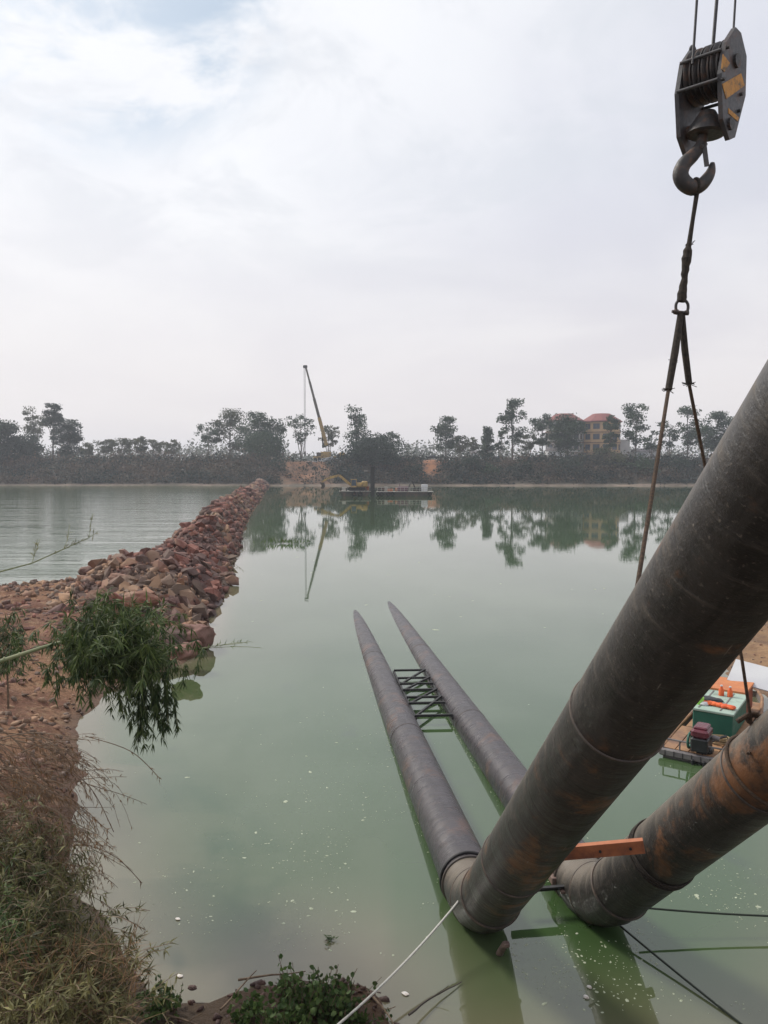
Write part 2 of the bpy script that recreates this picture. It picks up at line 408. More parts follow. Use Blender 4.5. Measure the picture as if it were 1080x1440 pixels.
# ------------------------------------------------------------------ water sheets
LAND = [(-200, -60), (-200, 60), (-70, 45), (-30, 36.5), (-17.5, 34), (-14.2, 37), (-12, 42), (-9.5, 42), (-7.9, 38), (-7.1, 32.6), (-6.3, 28), (-5.8, 25),
        (-5.5, 22.6), (-5.9, 20.6), (-6.9, 18.6), (-6.6, 16.6), (-5.6, 13.75), (-5.1, 12.1), (-4.15, 10), (-3.4, 9.0), (-2.9, 8.3), (-2.3, 7.6), (-1.75, 7.7), (-1.45, 7.95), (-.9, 8.05), (-.3, 8.0), (0.0, 7.85), (0.1, 7.4),
        (.6, 6.8), (4.2, 6.7), (6, 8.5), (7.4, 11), (7.9, 13.6), (8.9, 17.0), (9.3, 20), (10.2, 24), (14, 31), (25, 42), (60, 50), (200, 60), (200, -60)]
DAM = [(-9.2, 25.5, 2.8, .9), (-10.0, 31, 3.2, 1.25), (-10.4, 36, 3.0, 1.65), (-10.9, 42, 2.5, 1.6), (-12.1, 52, 2.2, 1.6), (-14.2, 64, 2.2, 1.7),
       (-19.1, 96, 2.2, 1.55), (-25.0, 141, 2.1, 1.35), (-36.5, 225, 2.3, 1.5), (-38.5, 242, 3.2, 2.0)]
DY = [d[1] for d in DAM]
def dam_at(y): return [np.interp(y, DY, [d[k] for d in DAM]) for k in (0, 2, 3)]
def water_grid(name, xs_of_row, ys, mat, label=None):
    rows = []
    for y in ys: rows.append(np.stack([xs_of_row(y), np.full(len(xs_of_row(y)), y), np.zeros(len(xs_of_row(y)))], 1))
    v = np.concatenate(rows); nx = len(rows[0]); X, Y = v[:, 0], v[:, 1]
    d = -sdist(X, Y, LAND)
    cx, hw, _ = dam_at(Y); dd = np.where((Y > 24), np.abs(X - cx) - hw, 99)
    d = np.minimum(d, dd)
    sh = np.clip(1 - d / (1.1 + 1.0 * (Y < 14)), 0, 1) ** 1.6 + .25 * np.clip(1 - d / 4.5, 0, 1) * (X < 0)
    o = fast_mesh(name, v, grid_faces(nx, len(ys)), mat, attrs={'shore': np.clip(sh, 0, 1)}, smooth=True)
    tag(o, kind='structure'); return o
u = np.linspace(0, 1, 150)
ys = np.concatenate([np.linspace(3, 45, 160), np.geomspace(45.5, 262, 90)])
water_grid('pond_water', lambda y: np.interp(u, [0, .5, .8, 1], [dam_at(max(y, 25.5))[0] if y > 25.5 else -12, dam_at(max(y, 25.5))[0] + 14, 26, 600]), ys, M_pond)
ys2 = np.concatenate([np.linspace(28, 60, 40), np.geomspace(61, 262, 60)])
water_grid('river_water', lambda y: np.interp(u, [0, .3, 1], [-600, -60, dam_at(y)[0]]), ys2, M_river)

# ------------------------------------------------------------------ near river bank (one sheet)
def land_height(X, Y):
    d = sdist(X, Y, LAND) + fbm(X * .8, Y * .8, 3) * np.where(Y > 9.5, .9, .35)
    cap = np.interp(Y, [0, 4, 8, 13, 18, 30], [3.9, 3.4, 2.4, 1.3, .85, .7])
    cap = np.where(X > 5, np.interp(Y, [0, 10, 16, 60], [3.9, 3.2, 2.0, 1.6]), cap)
    slope = np.interp(Y, [6, 12, 18], [.55, .55, .42])
    h = np.where(d > 0, cap * (1 - np.exp(-np.maximum(d, 0) * slope / np.maximum(cap, .1) * 1.0)), d * .5)
    amp = np.where(d > 0, np.clip(d * .6, 0, 1), .25)
    h = np.where((Y > 6.9) & (X > -2.6) & (d > 0), np.minimum(h, .03 + .07 * d), h)
    h = h + fbm(X * .9 + 3, Y * .9, 5) * .42 * amp * np.where((Y > 6.5) & (Y < 9) & (X > -2.6), .25, 1) + fbm(X * 4, Y * 4, 3) * .10 * np.clip(d + .3, 0, 1)
    # ground the photographer stands on
    near = np.clip(1 - np.hypot(X, Y * .9) / 3.5, 0, 1); h = h * (1 - near) + 3.85 * near
    ray = CAM_H - .95 - .70 * Y                                  # keep the brow below the line of sight
    h = np.where((Y > .5) & (Y < 7) & (np.abs(X) < 3), np.minimum(h, np.maximum(ray, .1)), h)
    return np.maximum(h, -1.2)
gx = np.concatenate([np.linspace(-200, -32, 30), np.arange(-31.5, 16, .22), np.linspace(17, 200, 40)])
gy = np.concatenate([np.linspace(-60, -6, 14), np.arange(-5, 44, .22), np.linspace(45, 62, 12)])
GX, GY = np.meshgrid(gx, gy); Hh = land_height(GX, GY)
green = np.clip(fbm(GX * .3 + 9, GY * .3, 3) * 2 + .8, 0, 1) * np.clip((12.5 - GY) / 3.5, 0, 1)
ground = fast_mesh('river_bank', np.stack([GX, GY, Hh], 2).reshape(-1, 3), grid_faces(len(gx), len(gy)), M_ground, attrs={'green': green.ravel(), 'sand': np.clip((GX - 6) / 1.5, 0, 1).ravel()}, smooth=True)
tag(ground, kind='structure')
def gz(x, y): return float(land_height(np.array([float(x)]), np.array([float(y)]))[0])

# ------------------------------------------------------------------ rock dam
ts = np.linspace(-1.25, 1.25, 34)
dys = np.concatenate([np.arange(24.5, 70, .3), np.geomspace(70.5, 241, 170)])
TT, YY = np.meshgrid(ts, dys)
def dam_height(x, y):
    cx, hw, h = dam_at(y); t = (x - cx) / hw
    prof = np.clip(1 - np.abs(t) ** 1.7, -.9, 1)
    return h * prof + (fbm(x * .35 + 4, y * .16, 3) * 1.3 + fbm(x * .7, y * .55, 5) * 1.1) * np.clip(prof + .4, .1, 1) + .05
cx, hw, _ = dam_at(YY); XX = cx + TT * hw; ZZ = dam_height(XX, YY)
ZZ = np.where(YY < 25.5, ZZ - 1.0, ZZ)
dam = fast_mesh('rock_dam', np.stack([XX, YY, ZZ], 2).reshape(-1, 3), grid_faces(len(ts), len(dys)), M_rock, tone=RNG.random(XX.size) * .25 + .3, smooth=False)
tag(dam, kind='structure')

def hull_rock(seed, n=10):
    r = random.Random(seed); bm = bmesh.new()
    sx, sy, sz = 1, r.uniform(.6, 1), r.uniform(.42, .75)
    for i in range(n):
        d = Vector((r.gauss(0, 1), r.gauss(0, 1), r.gauss(0, 1))).normalized() * r.uniform(.75, 1.2)
        bm.verts.new((d.x * sx * .5, d.y * sy * .5, d.z * sz * .5))
    g = bmesh.ops.convex_hull(bm, input=bm.verts[:]); 
    bmesh.ops.delete(bm, geom=[e for e in g['geom_interior'] if isinstance(e, bmesh.types.BMVert)], context='VERTS')
    bm.normal_update(); me = bpy.data.meshes.new('rock'); bmesh.ops.triangulate(bm, faces=bm.faces[:]); bm.to_mesh(me); bm.free()
    at = me.attributes.new('tone', 'FLOAT', 'POINT'); at.data.foreach_set('value', [0.0] * len(me.vertices))
    me.materials.append(M_rock); return me
ROCKS = [hull_rock(i) for i in range(12)]
def round_rock(seed):
    bm = bmesh.new(); bmesh.ops.create_icosphere(bm, subdivisions=4, radius=.5)
    for v in bm.verts:
        p = v.co.copy(); n = mnoise.fractal(p * 2.2 + Vector((seed * 3.1, 0, 0)), 1, 2, 5)
        c = mnoise.cell_vector(p * 2.3 + Vector((seed * 5, 1, 2)))
        n2 = abs(mnoise.fractal(p * 5 + Vector((seed, 4, 0)), 1, 2, 4)); f_ = 1 + .32 * n - .16 * n2; q_ = Vector((p.x, p.y * .8, p.z * .62)) * f_; q_.z = min(q_.z, .24 + .05 * n); q_.x = max(q_.x, -.40 + .06 * n); v.co = q_
    me = bpy.data.meshes.new('boulder'); bm.to_mesh(me); bm.free(); me.materials.append(M_boulder)
    for p in me.polygons: p.use_smooth = True
    at = me.attributes.new('tone', 'FLOAT', 'POINT'); at.data.foreach_set('value', [0.0] * len(me.vertices)); return me
BOULDERS = [round_rock(i) for i in range(4)]
def place_piece(name, me, parent, loc, size, rot):
    o = bpy.data.objects.new(name, me); COL.objects.link(o); o.parent = parent
    o.location = loc; o.scale = size; o.rotation_euler = rot; return o
cand = []
for i in range(13500):
    y = 25.5 + (random.random() ** 1.9) * 205
    cxx, h_, _ = dam_at(y); t = random.uniform(-1.02, 1.04); x = cxx + t * h_
    s = min(.82, random.lognormvariate(-1.5, .56)) * (1 + min(y, 140) / 130)
    cand.append((s / math.hypot(x, y) * (1.2 if t > -.5 else .6), x, y, s))
cand.sort(reverse=True)
rv, rf, rt = [], [], []; nb = 0
def stuff_rock(x, y, z, s):
    global nb
    me = random.choice(ROCKS); co = np.empty(len(me.vertices) * 3); me.vertices.foreach_get('co', co); co = co.reshape(-1, 3)
    Mx = Matrix.Rotation(random.uniform(0, 6.3), 3, 'Z') @ Matrix.Rotation(random.gauss(0, .5), 3, 'X')
    rv.append(co * s @ np.array(Mx).T + np.array([x, y, z])); rt.append(np.full(len(co), random.random()))
    rf.append(np.array([p.vertices[:] for p in me.polygons]) + nb); nb += len(co)
for k, (_, x, y, s) in enumerate(cand):
    z = float(dam_height(np.array([x]), np.array([y]))[0]); sx = s * random.uniform(.8, 1.3)
    if k < 240: place_piece('rock', random.choice(ROCKS), dam, (x, y, z + s * .1), (sx, s * random.uniform(.8, 1.1), s * random.uniform(.8, 1.2)), (random.gauss(0, .45), random.gauss(0, .45), random.uniform(0, 6.3)))
    else: stuff_rock(x, y, z + s * .08, s * random.uniform(.75, 1.1))
for px, py, s in ((268, 878, 1.55), (238, 884, 1.7), (128, 858, 1.75), (196, 832, 1.2), (262, 905, .9), (130, 795, 1.1), (212, 776, 1.4), (185, 790, 1.2), (170, 808, 1.0)):
    p = P(px, py, z=.75 if py > 850 else 1.4)
    place_piece('boulder', random.choice(BOULDERS), dam if py < 850 or px > 200 else ground, p - V(0, 0, .22 * s), (s, s, s * random.uniform(.8, 1)), (random.gauss(0, .2), random.gauss(0, .2), random.uniform(0, 6)))
o = fast_mesh('rubble', np.concatenate(rv), np.concatenate(rf), M_rock, tone=np.concatenate(rt), parent=dam); tag(o, kind='stuff')
# stones on the left ground
rv, rf, rt = [], [], []; nb = 0; c2 = []
for i in range(4200):
    y = random.uniform(9.5, 37); x = random.uniform(-.56 * y - 2, -3.5)
    if sdist(np.array([x]), np.array([y]), LAND)[0] < -.25: continue
    s = random.lognormvariate(-2.0, .6); s *= 1.7 if y > 26 else 1
    s = min(s, .22 if y < 20 else .45); c2.append((s / y, x, y, s))
c2.sort(reverse=True)
for k, (_, x, y, s) in enumerate(c2):
    z = gz(x, y)
    if z < .03: continue
    if k < 130: place_piece('rock', random.choice(ROCKS), ground, (x, y, z + s * .05), (s * 1.2, s, s), (random.gauss(0, .3), random.gauss(0, .3), random.uniform(0, 6.3)))
    else: stuff_rock(x, y, z + s * .05, s)
# stones on the right bank and at the bottom edge
for i in range(2400):
    if i % 4: y = random.uniform(12, 34); x = random.uniform(8, 20)
    else: y = random.uniform(6.2, 8.1); x = random.uniform(-3, 3)
    if sdist(np.array([x]), np.array([y]), LAND)[0] < 0: continue
    s = random.lognormvariate(-2.6, .5); stuff_rock(x, y, gz(x, y), s)
o = fast_mesh('gravel', np.concatenate(rv), np.concatenate(rf), M_rock, tone=np.concatenate(rt), parent=ground); tag(o, kind='stuff')

# ------------------------------------------------------------------ far bank terrain
SHORE = 238.0
def far_shore(x): return SHORE + fbm(x * .02, x * 0 + 3.3, 3) * 9 + np.where(np.abs(x + 37) < 8, -3, 0)
def far_height(X, Y):
    d = Y - far_shore(X)
    h = np.interp(d, [-8, 0, 2.5, 6, 22, 30, 60], [-2, -.05, .45, 1.0, 7.3, 8.0, 8.2])
    return h + fbm(X * .08, Y * .08, 4) * 2.0 * np.clip(d / 10, 0, 1) * np.clip((300 - Y) / 40, .1, 1)
def Xat(px, Y): return (px - 540) / FPX * Y
fx = np.concatenate([np.linspace(-1400, -180, 40), np.arange(-175, 176, 1.6), np.linspace(180, 1400, 40)])
fy = np.concatenate([np.arange(228, 275, 1.0), np.linspace(276, 320, 20), np.geomspace(325, 1450, 24)])
FX, FY = np.meshgrid(fx, fy); FH = far_height(FX, FY)
pxs = FX / FY * FPX + 540; d = FY - far_shore(FX); nzz = fbm(FX * .07, FY * .12, 3)
bare = np.clip(1.3 - np.abs(pxs - 425) / 42 + nzz * 2, 0, 1) * (d > 3) * (d < 24) * .6
bare = np.maximum(bare, np.clip(1.4 - np.abs(pxs - (600 + d * .3)) / 17 + nzz, 0, 1) * (d > 8))
bare = np.maximum(bare, np.clip(1 - np.abs(pxs - 620) / 60, 0, 1) * (d > 20) * (d < 35))
mud = np.clip(1.2 - np.abs(d - 1.2) / 2.0, 0, 1) * np.clip(.6 + nzz * 2, .2, 1)
o = fast_mesh('far_bank', np.stack([FX, FY, FH], 2).reshape(-1, 3), grid_faces(len(fx), len(fy)), M_far, attrs={'bare': bare.ravel(), 'mud': mud.ravel()}, smooth=True)
tag(o, kind='structure')
def fz(x, y): return float(far_height(np.array([float(x)]), np.array([float(y)]))[0])

# leaf clouds
def leaf_quads(cent, size, tone, rng, aspect=.6, jitter=.35):
    n = len(cent); d = rng.normal(size=(n, 3)); d /= np.linalg.norm(d, axis=1)[:, None]
    e = rng.normal(size=(n, 3)); e -= d * (e * d).sum(1)[:, None]; e /= np.linalg.norm(e, axis=1)[:, None]
    sz = (size * (1 + rng.normal(size=n) * jitter).clip(.4, 2))[:, None]
    a = d * sz * .5; b = e * sz * .5 * aspect
    v = np.stack([cent - a, cent - b, cent + a, cent + b], 1).reshape(-1, 3)
    return v, np.arange(4 * n).reshape(-1, 4), np.repeat(tone, 4)
# scrub mass on the far bank
cs, tn = [], []; rng = np.random.default_rng(3)
N = 3000; xs = rng.uniform(-160, 160, N); dd = rng.uniform(2.8, 27, N); yy = far_shore(xs) + dd
for x, y, d0 in zip(xs, yy, dd):
    px = x / y * FPX + 540
    if 388 < px < 470 and rng.random() < .84: continue
    if 700 < px < 960 and d0 < 6 and rng.random() < .5: continue
    if abs(px - (600 + d0 * .3)) < 14 and d0 > 8 and rng.random() < .93: continue
    r = rng.uniform(.8, 2.1); 
    if rng.random() < .12: r *= 1.7
    if d0 > 18: r *= rng.uniform(.6, 1.5)
    n = int(28 * r); q = rng.normal(size=(n, 3)) * np.array([r * .75, r * .6, r * .42]) + np.array([x, y, fz(x, y) + r * .5])
    t = float(np.clip(.24 + 2.2 * fbm(np.array([x * .09]), np.array([y * .2]), 3)[0] + rng.normal() * .22, 0, 1)); cs.append(q); tn.append(np.clip(t + rng.normal(size=n) * .15, 0, 1))
v, f, t = leaf_quads(np.concatenate(cs), .62, np.concatenate(tn), rng)
o = fast_mesh('bank_scrub', v, f, M_scrub, tone=t); tag(o, kind='stuff')
# far woods fading behind everything
cs, tn = [], []
for i in range(900):
    x = rng.uniform(-420, 420); y = rng.uniform(520, 760); h = rng.uniform(7, 17) * (1 + .35 * math.sin(x * .03))
    n = 34; q = np.clip(rng.normal(size=(n, 3)), -1.4, 1.4) * np.array([3.2, 3, h * .24]) + np.array([x, y, 8 + h * .55]); cs.append(q); tn.append(np.full(n, rng.random() * .8))
v, f, t = leaf_quads(np.concatenate(cs), 2.0, np.concatenate(tn), rng)
o = fast_mesh('distant_woods', v, f, M_leaf_olive, tone=t); tag(o, kind='stuff')

# ------------------------------------------------------------------ trees on the far bank
def far_tree(px, top, wpx, kind, Y, label, leafmat=None, dens=1.0, seed=0, name='tree', base_py=None):
    r = random.Random(seed * 13 + int(px)); g = np.random.default_rng(seed * 7 + int(px) + 50)
    x = Xat(px, Y); z0 = fz(x, Y) - .2; zt = P(px, top, Y=Y).z; H = zt - z0; Wd = wpx / FPX * Y / 2
    root = empty(name, (x, Y, z0), label, 'tree', 'trees along the far bank')
    tr = MB(); cl = []
    lean = r.uniform(-.03, .03) * H
    tp = [V(x + lean * (i / 6) ** 2 + r.uniform(-.1, .1) * i / 3, Y, z0 + H * .93 * i / 6) for i in range(7)]
    r0 = .016 * H
    nst = 3 if kind == 'multi' else 1
    tr.tube(tp, [r0 * (1 - .13 * i) for i in range(7)], 6)
    if nst > 1:
        for s in (-1, 1):
            tr.tube([V(x + s * Wd * .5 * (i / 5), Y + s * .4 * i / 5, z0 + H * .85 * i / 5) for i in range(6)], [r0 * .7 * (1 - .15 * i) for i in range(6)], 5)
    def env(h):   # crown half width at relative height
        return {'tall': .35 + .65 * math.sin(min(1, max(0, (h - .3) / .7)) * math.pi) ** .6 if h > .3 else .25,
                'round': math.sqrt(max(0, 1 - ((h - .62) / .40) ** 2)), 'dense': math.sqrt(max(0, 1 - ((h - .5) / .54) ** 2)),
                'sparse': .35 + .65 * min(1, max(0, (h - .3) / .45)) if h < .93 else .5, 'multi': .4 + .6 * min(1, max(0, (h - .3) / .4)) if h < .93 else .5,
                'cone': max(.08, 1.05 * (1.05 - h))}[kind]
    lo = {'tall': .32, 'round': .26, 'dense': .02, 'sparse': .42, 'multi': .40, 'cone': .12}[kind]
    nc = int({'tall': 26, 'round': 44, 'dense': 60, 'sparse': 26, 'multi': 34, 'cone': 40}[kind] * dens)
    cr = Wd * {'tall': .26, 'round': .24, 'dense': .24, 'sparse': .17, 'multi': .16, 'cone': .2}[kind]
    nl = {'tall': 125, 'round': 120, 'dense': 110, 'sparse': 44, 'multi': 46, 'cone': 100}[kind]
    for i in range(nc):
        h = r.uniform(lo, .97); a = r.uniform(0, 6.283); q = math.sqrt(r.random()) * env(h) * (1 - .12 * r.random())
        c = V(x + lean * h * h + math.cos(a) * q * Wd, Y + math.sin(a) * q * Wd * .8, z0 + H * h)
        if r.random() < (.5 if kind in ('sparse', 'multi', 'tall') else .22):
            hb = max(.12, h - r.uniform(.12, .3)); b0 = V(x + lean * hb * hb, Y, z0 + H * hb)
            mid = (b0 + c) / 2 + V(0, 0, -.04 * H * r.random()); tr.tube([b0, mid, c], [r0 * .32, r0 * .22, r0 * .08], 4, caps=False)
        t0 = min(1, max(0, r.random() * .75 + .15 * (h - .5)))
        pts = np.clip(g.normal(size=(nl, 3)), -1.5, 1.5) * np.array([cr, cr, cr * .62]) * r.uniform(.6, 1.25) + np.array(c)
        cl.append((pts, np.clip(t0 + g.normal(size=nl) * .12, 0, 1)))
    ppx = Y / FPX
    v, f, t = leaf_quads(np.concatenate([c[0] for c in cl]), max(.52, 1.9 * ppx), np.concatenate([c[1] for c in cl]), g, .75)
    v[:, 2] = np.maximum(v[:, 2], z0)
    tr.build('trunk', M_bark_far if kind in ('sparse', 'multi') else M_barkdark, root)
    fast_mesh('crown', v, f, leafmat or M_leaf_far, tone=t, parent=root)
    return root
TREES = [
 (4, 594, 52, 'dense', 262, 'dark broad tree at the far left edge of the far bank', M_leaf_dark, 1.6),
 (36, 612, 46, 'dense', 268, 'low dark tree between the left edge tree and the pair of tall trees', M_leaf_dark, 1.2),
 (49, 568, 32, 'tall', 300, 'thin airy tall tree, left one of the pair rising at far left', M_leaf_olive, .8),
 (76, 568, 26, 'tall', 285, 'dark narrow tall tree, right one of the pair rising at far left', M_leaf_dark, 1.3),
 (99, 590, 34, 'dense', 280, 'dark rounded tree just right of the tall pair at far left', M_leaf_dark, 1.1),
 (122, 624, 26, 'sparse', 285, 'small thin shrubby tree right of the dark clump at far left', M_leaf_olive, 1.2),
 (150, 618, 30, 'multi', 300, 'small pale stemmed tree, leftmost of the low row above the left shore', M_leaf_olive, 1.0),
 (176, 617, 32, 'multi', 305, 'second small pale stemmed tree of the low row above the left shore', M_leaf_olive, 1.0),
 (199, 615, 28, 'multi', 300, 'middle small tree of the low row above the left shore', M_leaf_olive, 1.1),
 (221, 618, 26, 'sparse', 305, 'thin tree right of middle in the low row above the left shore', M_leaf_olive, .9),
 (242, 619, 28, 'multi', 300, 'rightmost small flat topped tree of the low row above the left shore', M_leaf_olive, .9),
 (294, 594, 36, 'multi', 290, 'dark twiggy tree with bare stems left of the big leafy trees', M_leaf_far, 1.1),
 (324, 577, 44, 'round', 295, 'pale leafy tall tree with loose crown above the dam end', M_leaf_olive, .9),
 (357, 581, 48, 'round', 285, 'broad dense tree right behind the far end of the rock dam', M_leaf_far, 1.1),
 (386, 590, 40, 'round', 290, 'rounded tree between the dam end and the crane', M_leaf_far, .9),
 (372, 612, 60, 'dense', 272, 'low spreading dark tree in front of the trees over the dam end', M_leaf_far, 1.0),
 (424, 582, 42, 'multi', 285, 'open twiggy tree just left of the crane boom', M_leaf_far, 1.0),
 (462, 598, 30, 'multi', 292, 'thin open tree just right of the yellow crane boom foot', M_leaf_olive, 1.0),
 (502, 570, 38, 'tall', 280, 'tall narrow tree with layered branches behind the dredging barge', M_leaf_far, .95),
 (549, 607, 30, 'sparse', 300, 'small slender tree behind the big dark bush at the barge', M_leaf_far, 1.0),
 (528, 618, 84, 'dense', 258, 'very large dark bushy tree on the bank right behind the barges', M_leaf_dark, 1.9),
 (626, 587, 36, 'tall', 285, 'dark tall tree above the orange earth cut by the parked dark car', M_leaf_far, 1.2),
 (646, 612, 26, 'multi', 290, 'thin tree with pale stems right of the tree above the earth cut', M_leaf_olive, .8),
 (664, 616, 22, 'sparse', 295, 'slim pale tree standing behind the parked white car', M_leaf_olive, .7),
 (685, 599, 30, 'cone', 282, 'dark cone shaped tree beside the tallest tree', M_leaf_far, 1.1),
 (704, 606, 24, 'multi', 290, 'twiggy small tree squeezed between the cone shaped and tallest trees', M_leaf_far, .7),
 (720, 562, 34, 'tall', 280, 'tallest dark tree on the far bank, standing left of the building', M_leaf_far, 1.15),
 (743, 612, 28, 'multi', 288, 'thin grey tree between the tallest tree and the building', M_leaf_olive, .9),
 (762, 583, 34, 'tall', 285, 'loose tree at the left corner of the red roofed building', M_leaf_far, .95),
 (797, 585, 50, 'round', 280, 'round topped broad tree hiding the left half of the building', M_leaf_far, 1.3),
 (857, 584, 22, 'tall', 282, 'narrow tree standing in front of the yellow building wall', M_leaf_far, .9),
 (846, 632, 26, 'dense', 268, 'reddish low shrubby tree at the foot of the yellow building', M_leaf_olive, .7),
 (893, 566, 38, 'tall', 280, 'tall layered tree immediately right of the yellow building', M_leaf_far, 1.15),
 (915, 605, 30, 'multi', 290, 'thin stemmed tree left of the near sling rope', M_leaf_far, .8),
 (940, 592, 34, 'multi', 290, 'open grey tree seen right behind the two sling ropes', M_leaf_far, 1.0),
 (966, 573, 34, 'tall', 300, 'tall hazy tree between the two sling ropes', M_leaf_far, 1.2),
 (985, 600, 30, 'multi', 285, 'twiggy tree beside the right sling rope', M_leaf_far, .9),
 (1006, 579, 42, 'round', 290, 'dense tree partly hidden by the big inclined pipe', M_leaf_far, 1.3),
 (1040, 588, 40, 'round', 288, 'tree mostly hidden behind the big inclined pipe', M_leaf_far, 1.0),
]
for i, (px, top, w, kd, Y, lab, lm, dn) in enumerate(TREES): far_tree(px, top, w, kd, Y, lab, lm, dn, i)
def shrub(px, py, w, Y, mat, label, sd):
    g = np.random.default_rng(sd); x = Xat(px, Y); z0 = fz(x, Y) - .2; r = w / FPX * Y / 2
    root = empty('shrub', (x, Y, z0), label, 'shrub', 'shrubs low on the far bank')
    n = int(420 * max(1, r / 3)); d = g.normal(size=(n, 3)); d /= np.linalg.norm(d, axis=1)[:, None]
    pts = d * (g.random(n) ** .45)[:, None] * np.array([r, r * .8, r * .75]) * (1 + .25 * np.sin(d[:, :1] * 5 + d[:, 2:] * 4)) + np.array([x, Y, z0 + r * .6])
    v, f, t = leaf_quads(pts, .6, np.clip(g.random(n) * .6 + .2, 0, 1), g); v[:, 2] = np.maximum(v[:, 2], z0)
    fast_mesh('foliage', v, f, mat, tone=t, parent=root)
    st = MB()
    for k in range(5): st.tube([V(x, Y, z0), V(x + g.normal() * r * .3, Y, z0 + r * .8)], [.12, .04], 5)
    st.build('stem', M_barkdark, root)
for k, a in enumerate([(585, 668, 34, 249, M_leaf_dark, 'dark shrub left of the orange earth cut'), (660, 664, 40, 252, M_leaf_dark, 'dark shrub below the parked white car'),
      (692, 672, 30, 247, M_leaf_far, 'green shrub close to the water below the cone shaped tree'), (735, 668, 34, 249, M_leaf_dark, 'dark shrub below the tallest tree'),
      (800, 668, 52, 248, M_leaf_dark, 'wide dark shrub by the shore in front of the building'), (905, 672, 44, 248, M_leaf_far, 'shrub by the shore left of the sling rope'),
      (955, 668, 40, 250, M_leaf_dark, 'shrub by the shore between the sling ropes'), (392, 664, 30, 252, M_leaf_dark, 'dark shrub at the foot of the red earth by the dam'),
      (868, 660, 34, 254, M_leaf_olive, 'reddish brown shrub below the yellow building')]): shrub(*a, k)
exec_far = True

# ------------------------------------------------------------------ building with round towers
M_ywall = simple('ochre_render', (.50, .33, .17), (.44, .29, .16), .4, .8, .1)
M_wwall = simple('pale_render', (.50, .48, .46), (.42, .40, .39), .4, .8, .1)
M_roof = simple('red_roof_tiles', (.26, .085, .075), (.20, .07, .065), .8, .8, .2)
M_glassf = simple('window_glass', (.03, .05, .08), (.05, .07, .10), 1, .2, .05)
M_band = simple('brown_band', (.20, .12, .07), (.16, .10, .06), 1, .8, .1)
BY = 325.0
def tower(px, wpx, roof_py, eave_py, wall, label_wall=None):
    x = Xat(px, BY); rad = wpx / FPX * BY / 2; z0 = 7.5; ze = P(px, eave_py, Y=BY).z; zr = P(px, roof_py, Y=BY).z
    n = 12; mb = MB(); c = V(x, BY, 0)
    ring = lambda z, r: [V(x + math.cos(a) * r, BY + math.sin(a) * r, z) for a in (2 * math.pi * (k + .5) / n for k in range(n))]
    mb.add(ring(z0, rad) + ring(ze, rad), [(k, (k + 1) % n, n + (k + 1) % n, n + k) for k in range(n)])
    w = mb.build('wall', wall, bld)
    rf = MB(); rf.add(ring(ze, rad * 1.10) + ring(ze + .35, rad * 1.10) + ring(zr, rad * .45), [(k, (k + 1) % n, n + (k + 1) % n, n + k) for k in range(n)] + [(n + k, n + (k + 1) % n, 2 * n + (k + 1) % n, 2 * n + k) for k in range(n)] + [tuple(range(2 * n, 3 * n)), tuple(range(n - 1, -1, -1))])
    rf.build('roof', M_roof, bld)
    fl = 4; fh = (ze - z0) / fl
    for k in range(1, fl + 1):
        b = MB(); zz = z0 + k * fh - .25
        b.add(ring(zz, rad * 1.035) + ring(zz + (.35 if k < fl else .24), rad * 1.035), [(j, (j + 1) % n, n + (j + 1) % n, n + j) for j in range(n)] + [tuple(range(n - 1, -1, -1)), tuple(range(n, 2 * n))])
        b.build('floor_band', M_band, bld)
        for a in range(n):
            ang = 2 * math.pi * a / n
            if math.sin(ang) > .1: continue
            ap = rad * math.cos(math.pi / n); nr = V(math.cos(ang), math.sin(ang), 0); tg = V(-nr.y, nr.x, 0)
            cc = V(x, BY, z0 + (k - .45) * fh) + nr * (ap + .02); rot = Matrix((tg, nr, V(0, 0, 1))).transposed()
            fr = MB(); ww = rad * .34; hh = fh * .52
            for s in (-1, 1):
                fr.box(cc + tg * s * ww / 2, (.14, .16, hh + .14), rot); fr.box(cc + V(0, 0, s * hh / 2), (ww - .14, .16, .14), rot)
            fr.box(cc, (.08, .1, hh - .14), rot)
            fo = fr.build('window', M_band, bld)
            g = MB(); g.box(cc + nr * .015, (ww - .14, .05, hh - .14), rot); g.build('pane', M_glassf, fo)
bld = empty('apartment_building', (Xat(820, BY), BY, 7.5), 'yellow building with two round red roofed towers behind the trees', 'building')
tower(792, 50, 582, 593, M_wwall); tower(844, 52, 582, 594, M_ywall)
mb = MB(); xl, xr = Xat(796, BY), Xat(838, BY); zt = P(0, 606, Y=BY).z; mb.box(((xl + xr) / 2, BY + 3, (7.5 + zt) / 2), (xr - xl, 8, zt - 7.5)); mb.build('link_wall', M_wwall, bld)
mb = MB(); xl, xr = Xat(868, BY), Xat(884, BY); zt = P(0, 618, Y=BY).z; mb.box(((xl + xr) / 2, BY + 3, (7.5 + zt) / 2), (xr - xl, 7, zt - 7.5)); mb.build('side_wall', M_wwall, bld)

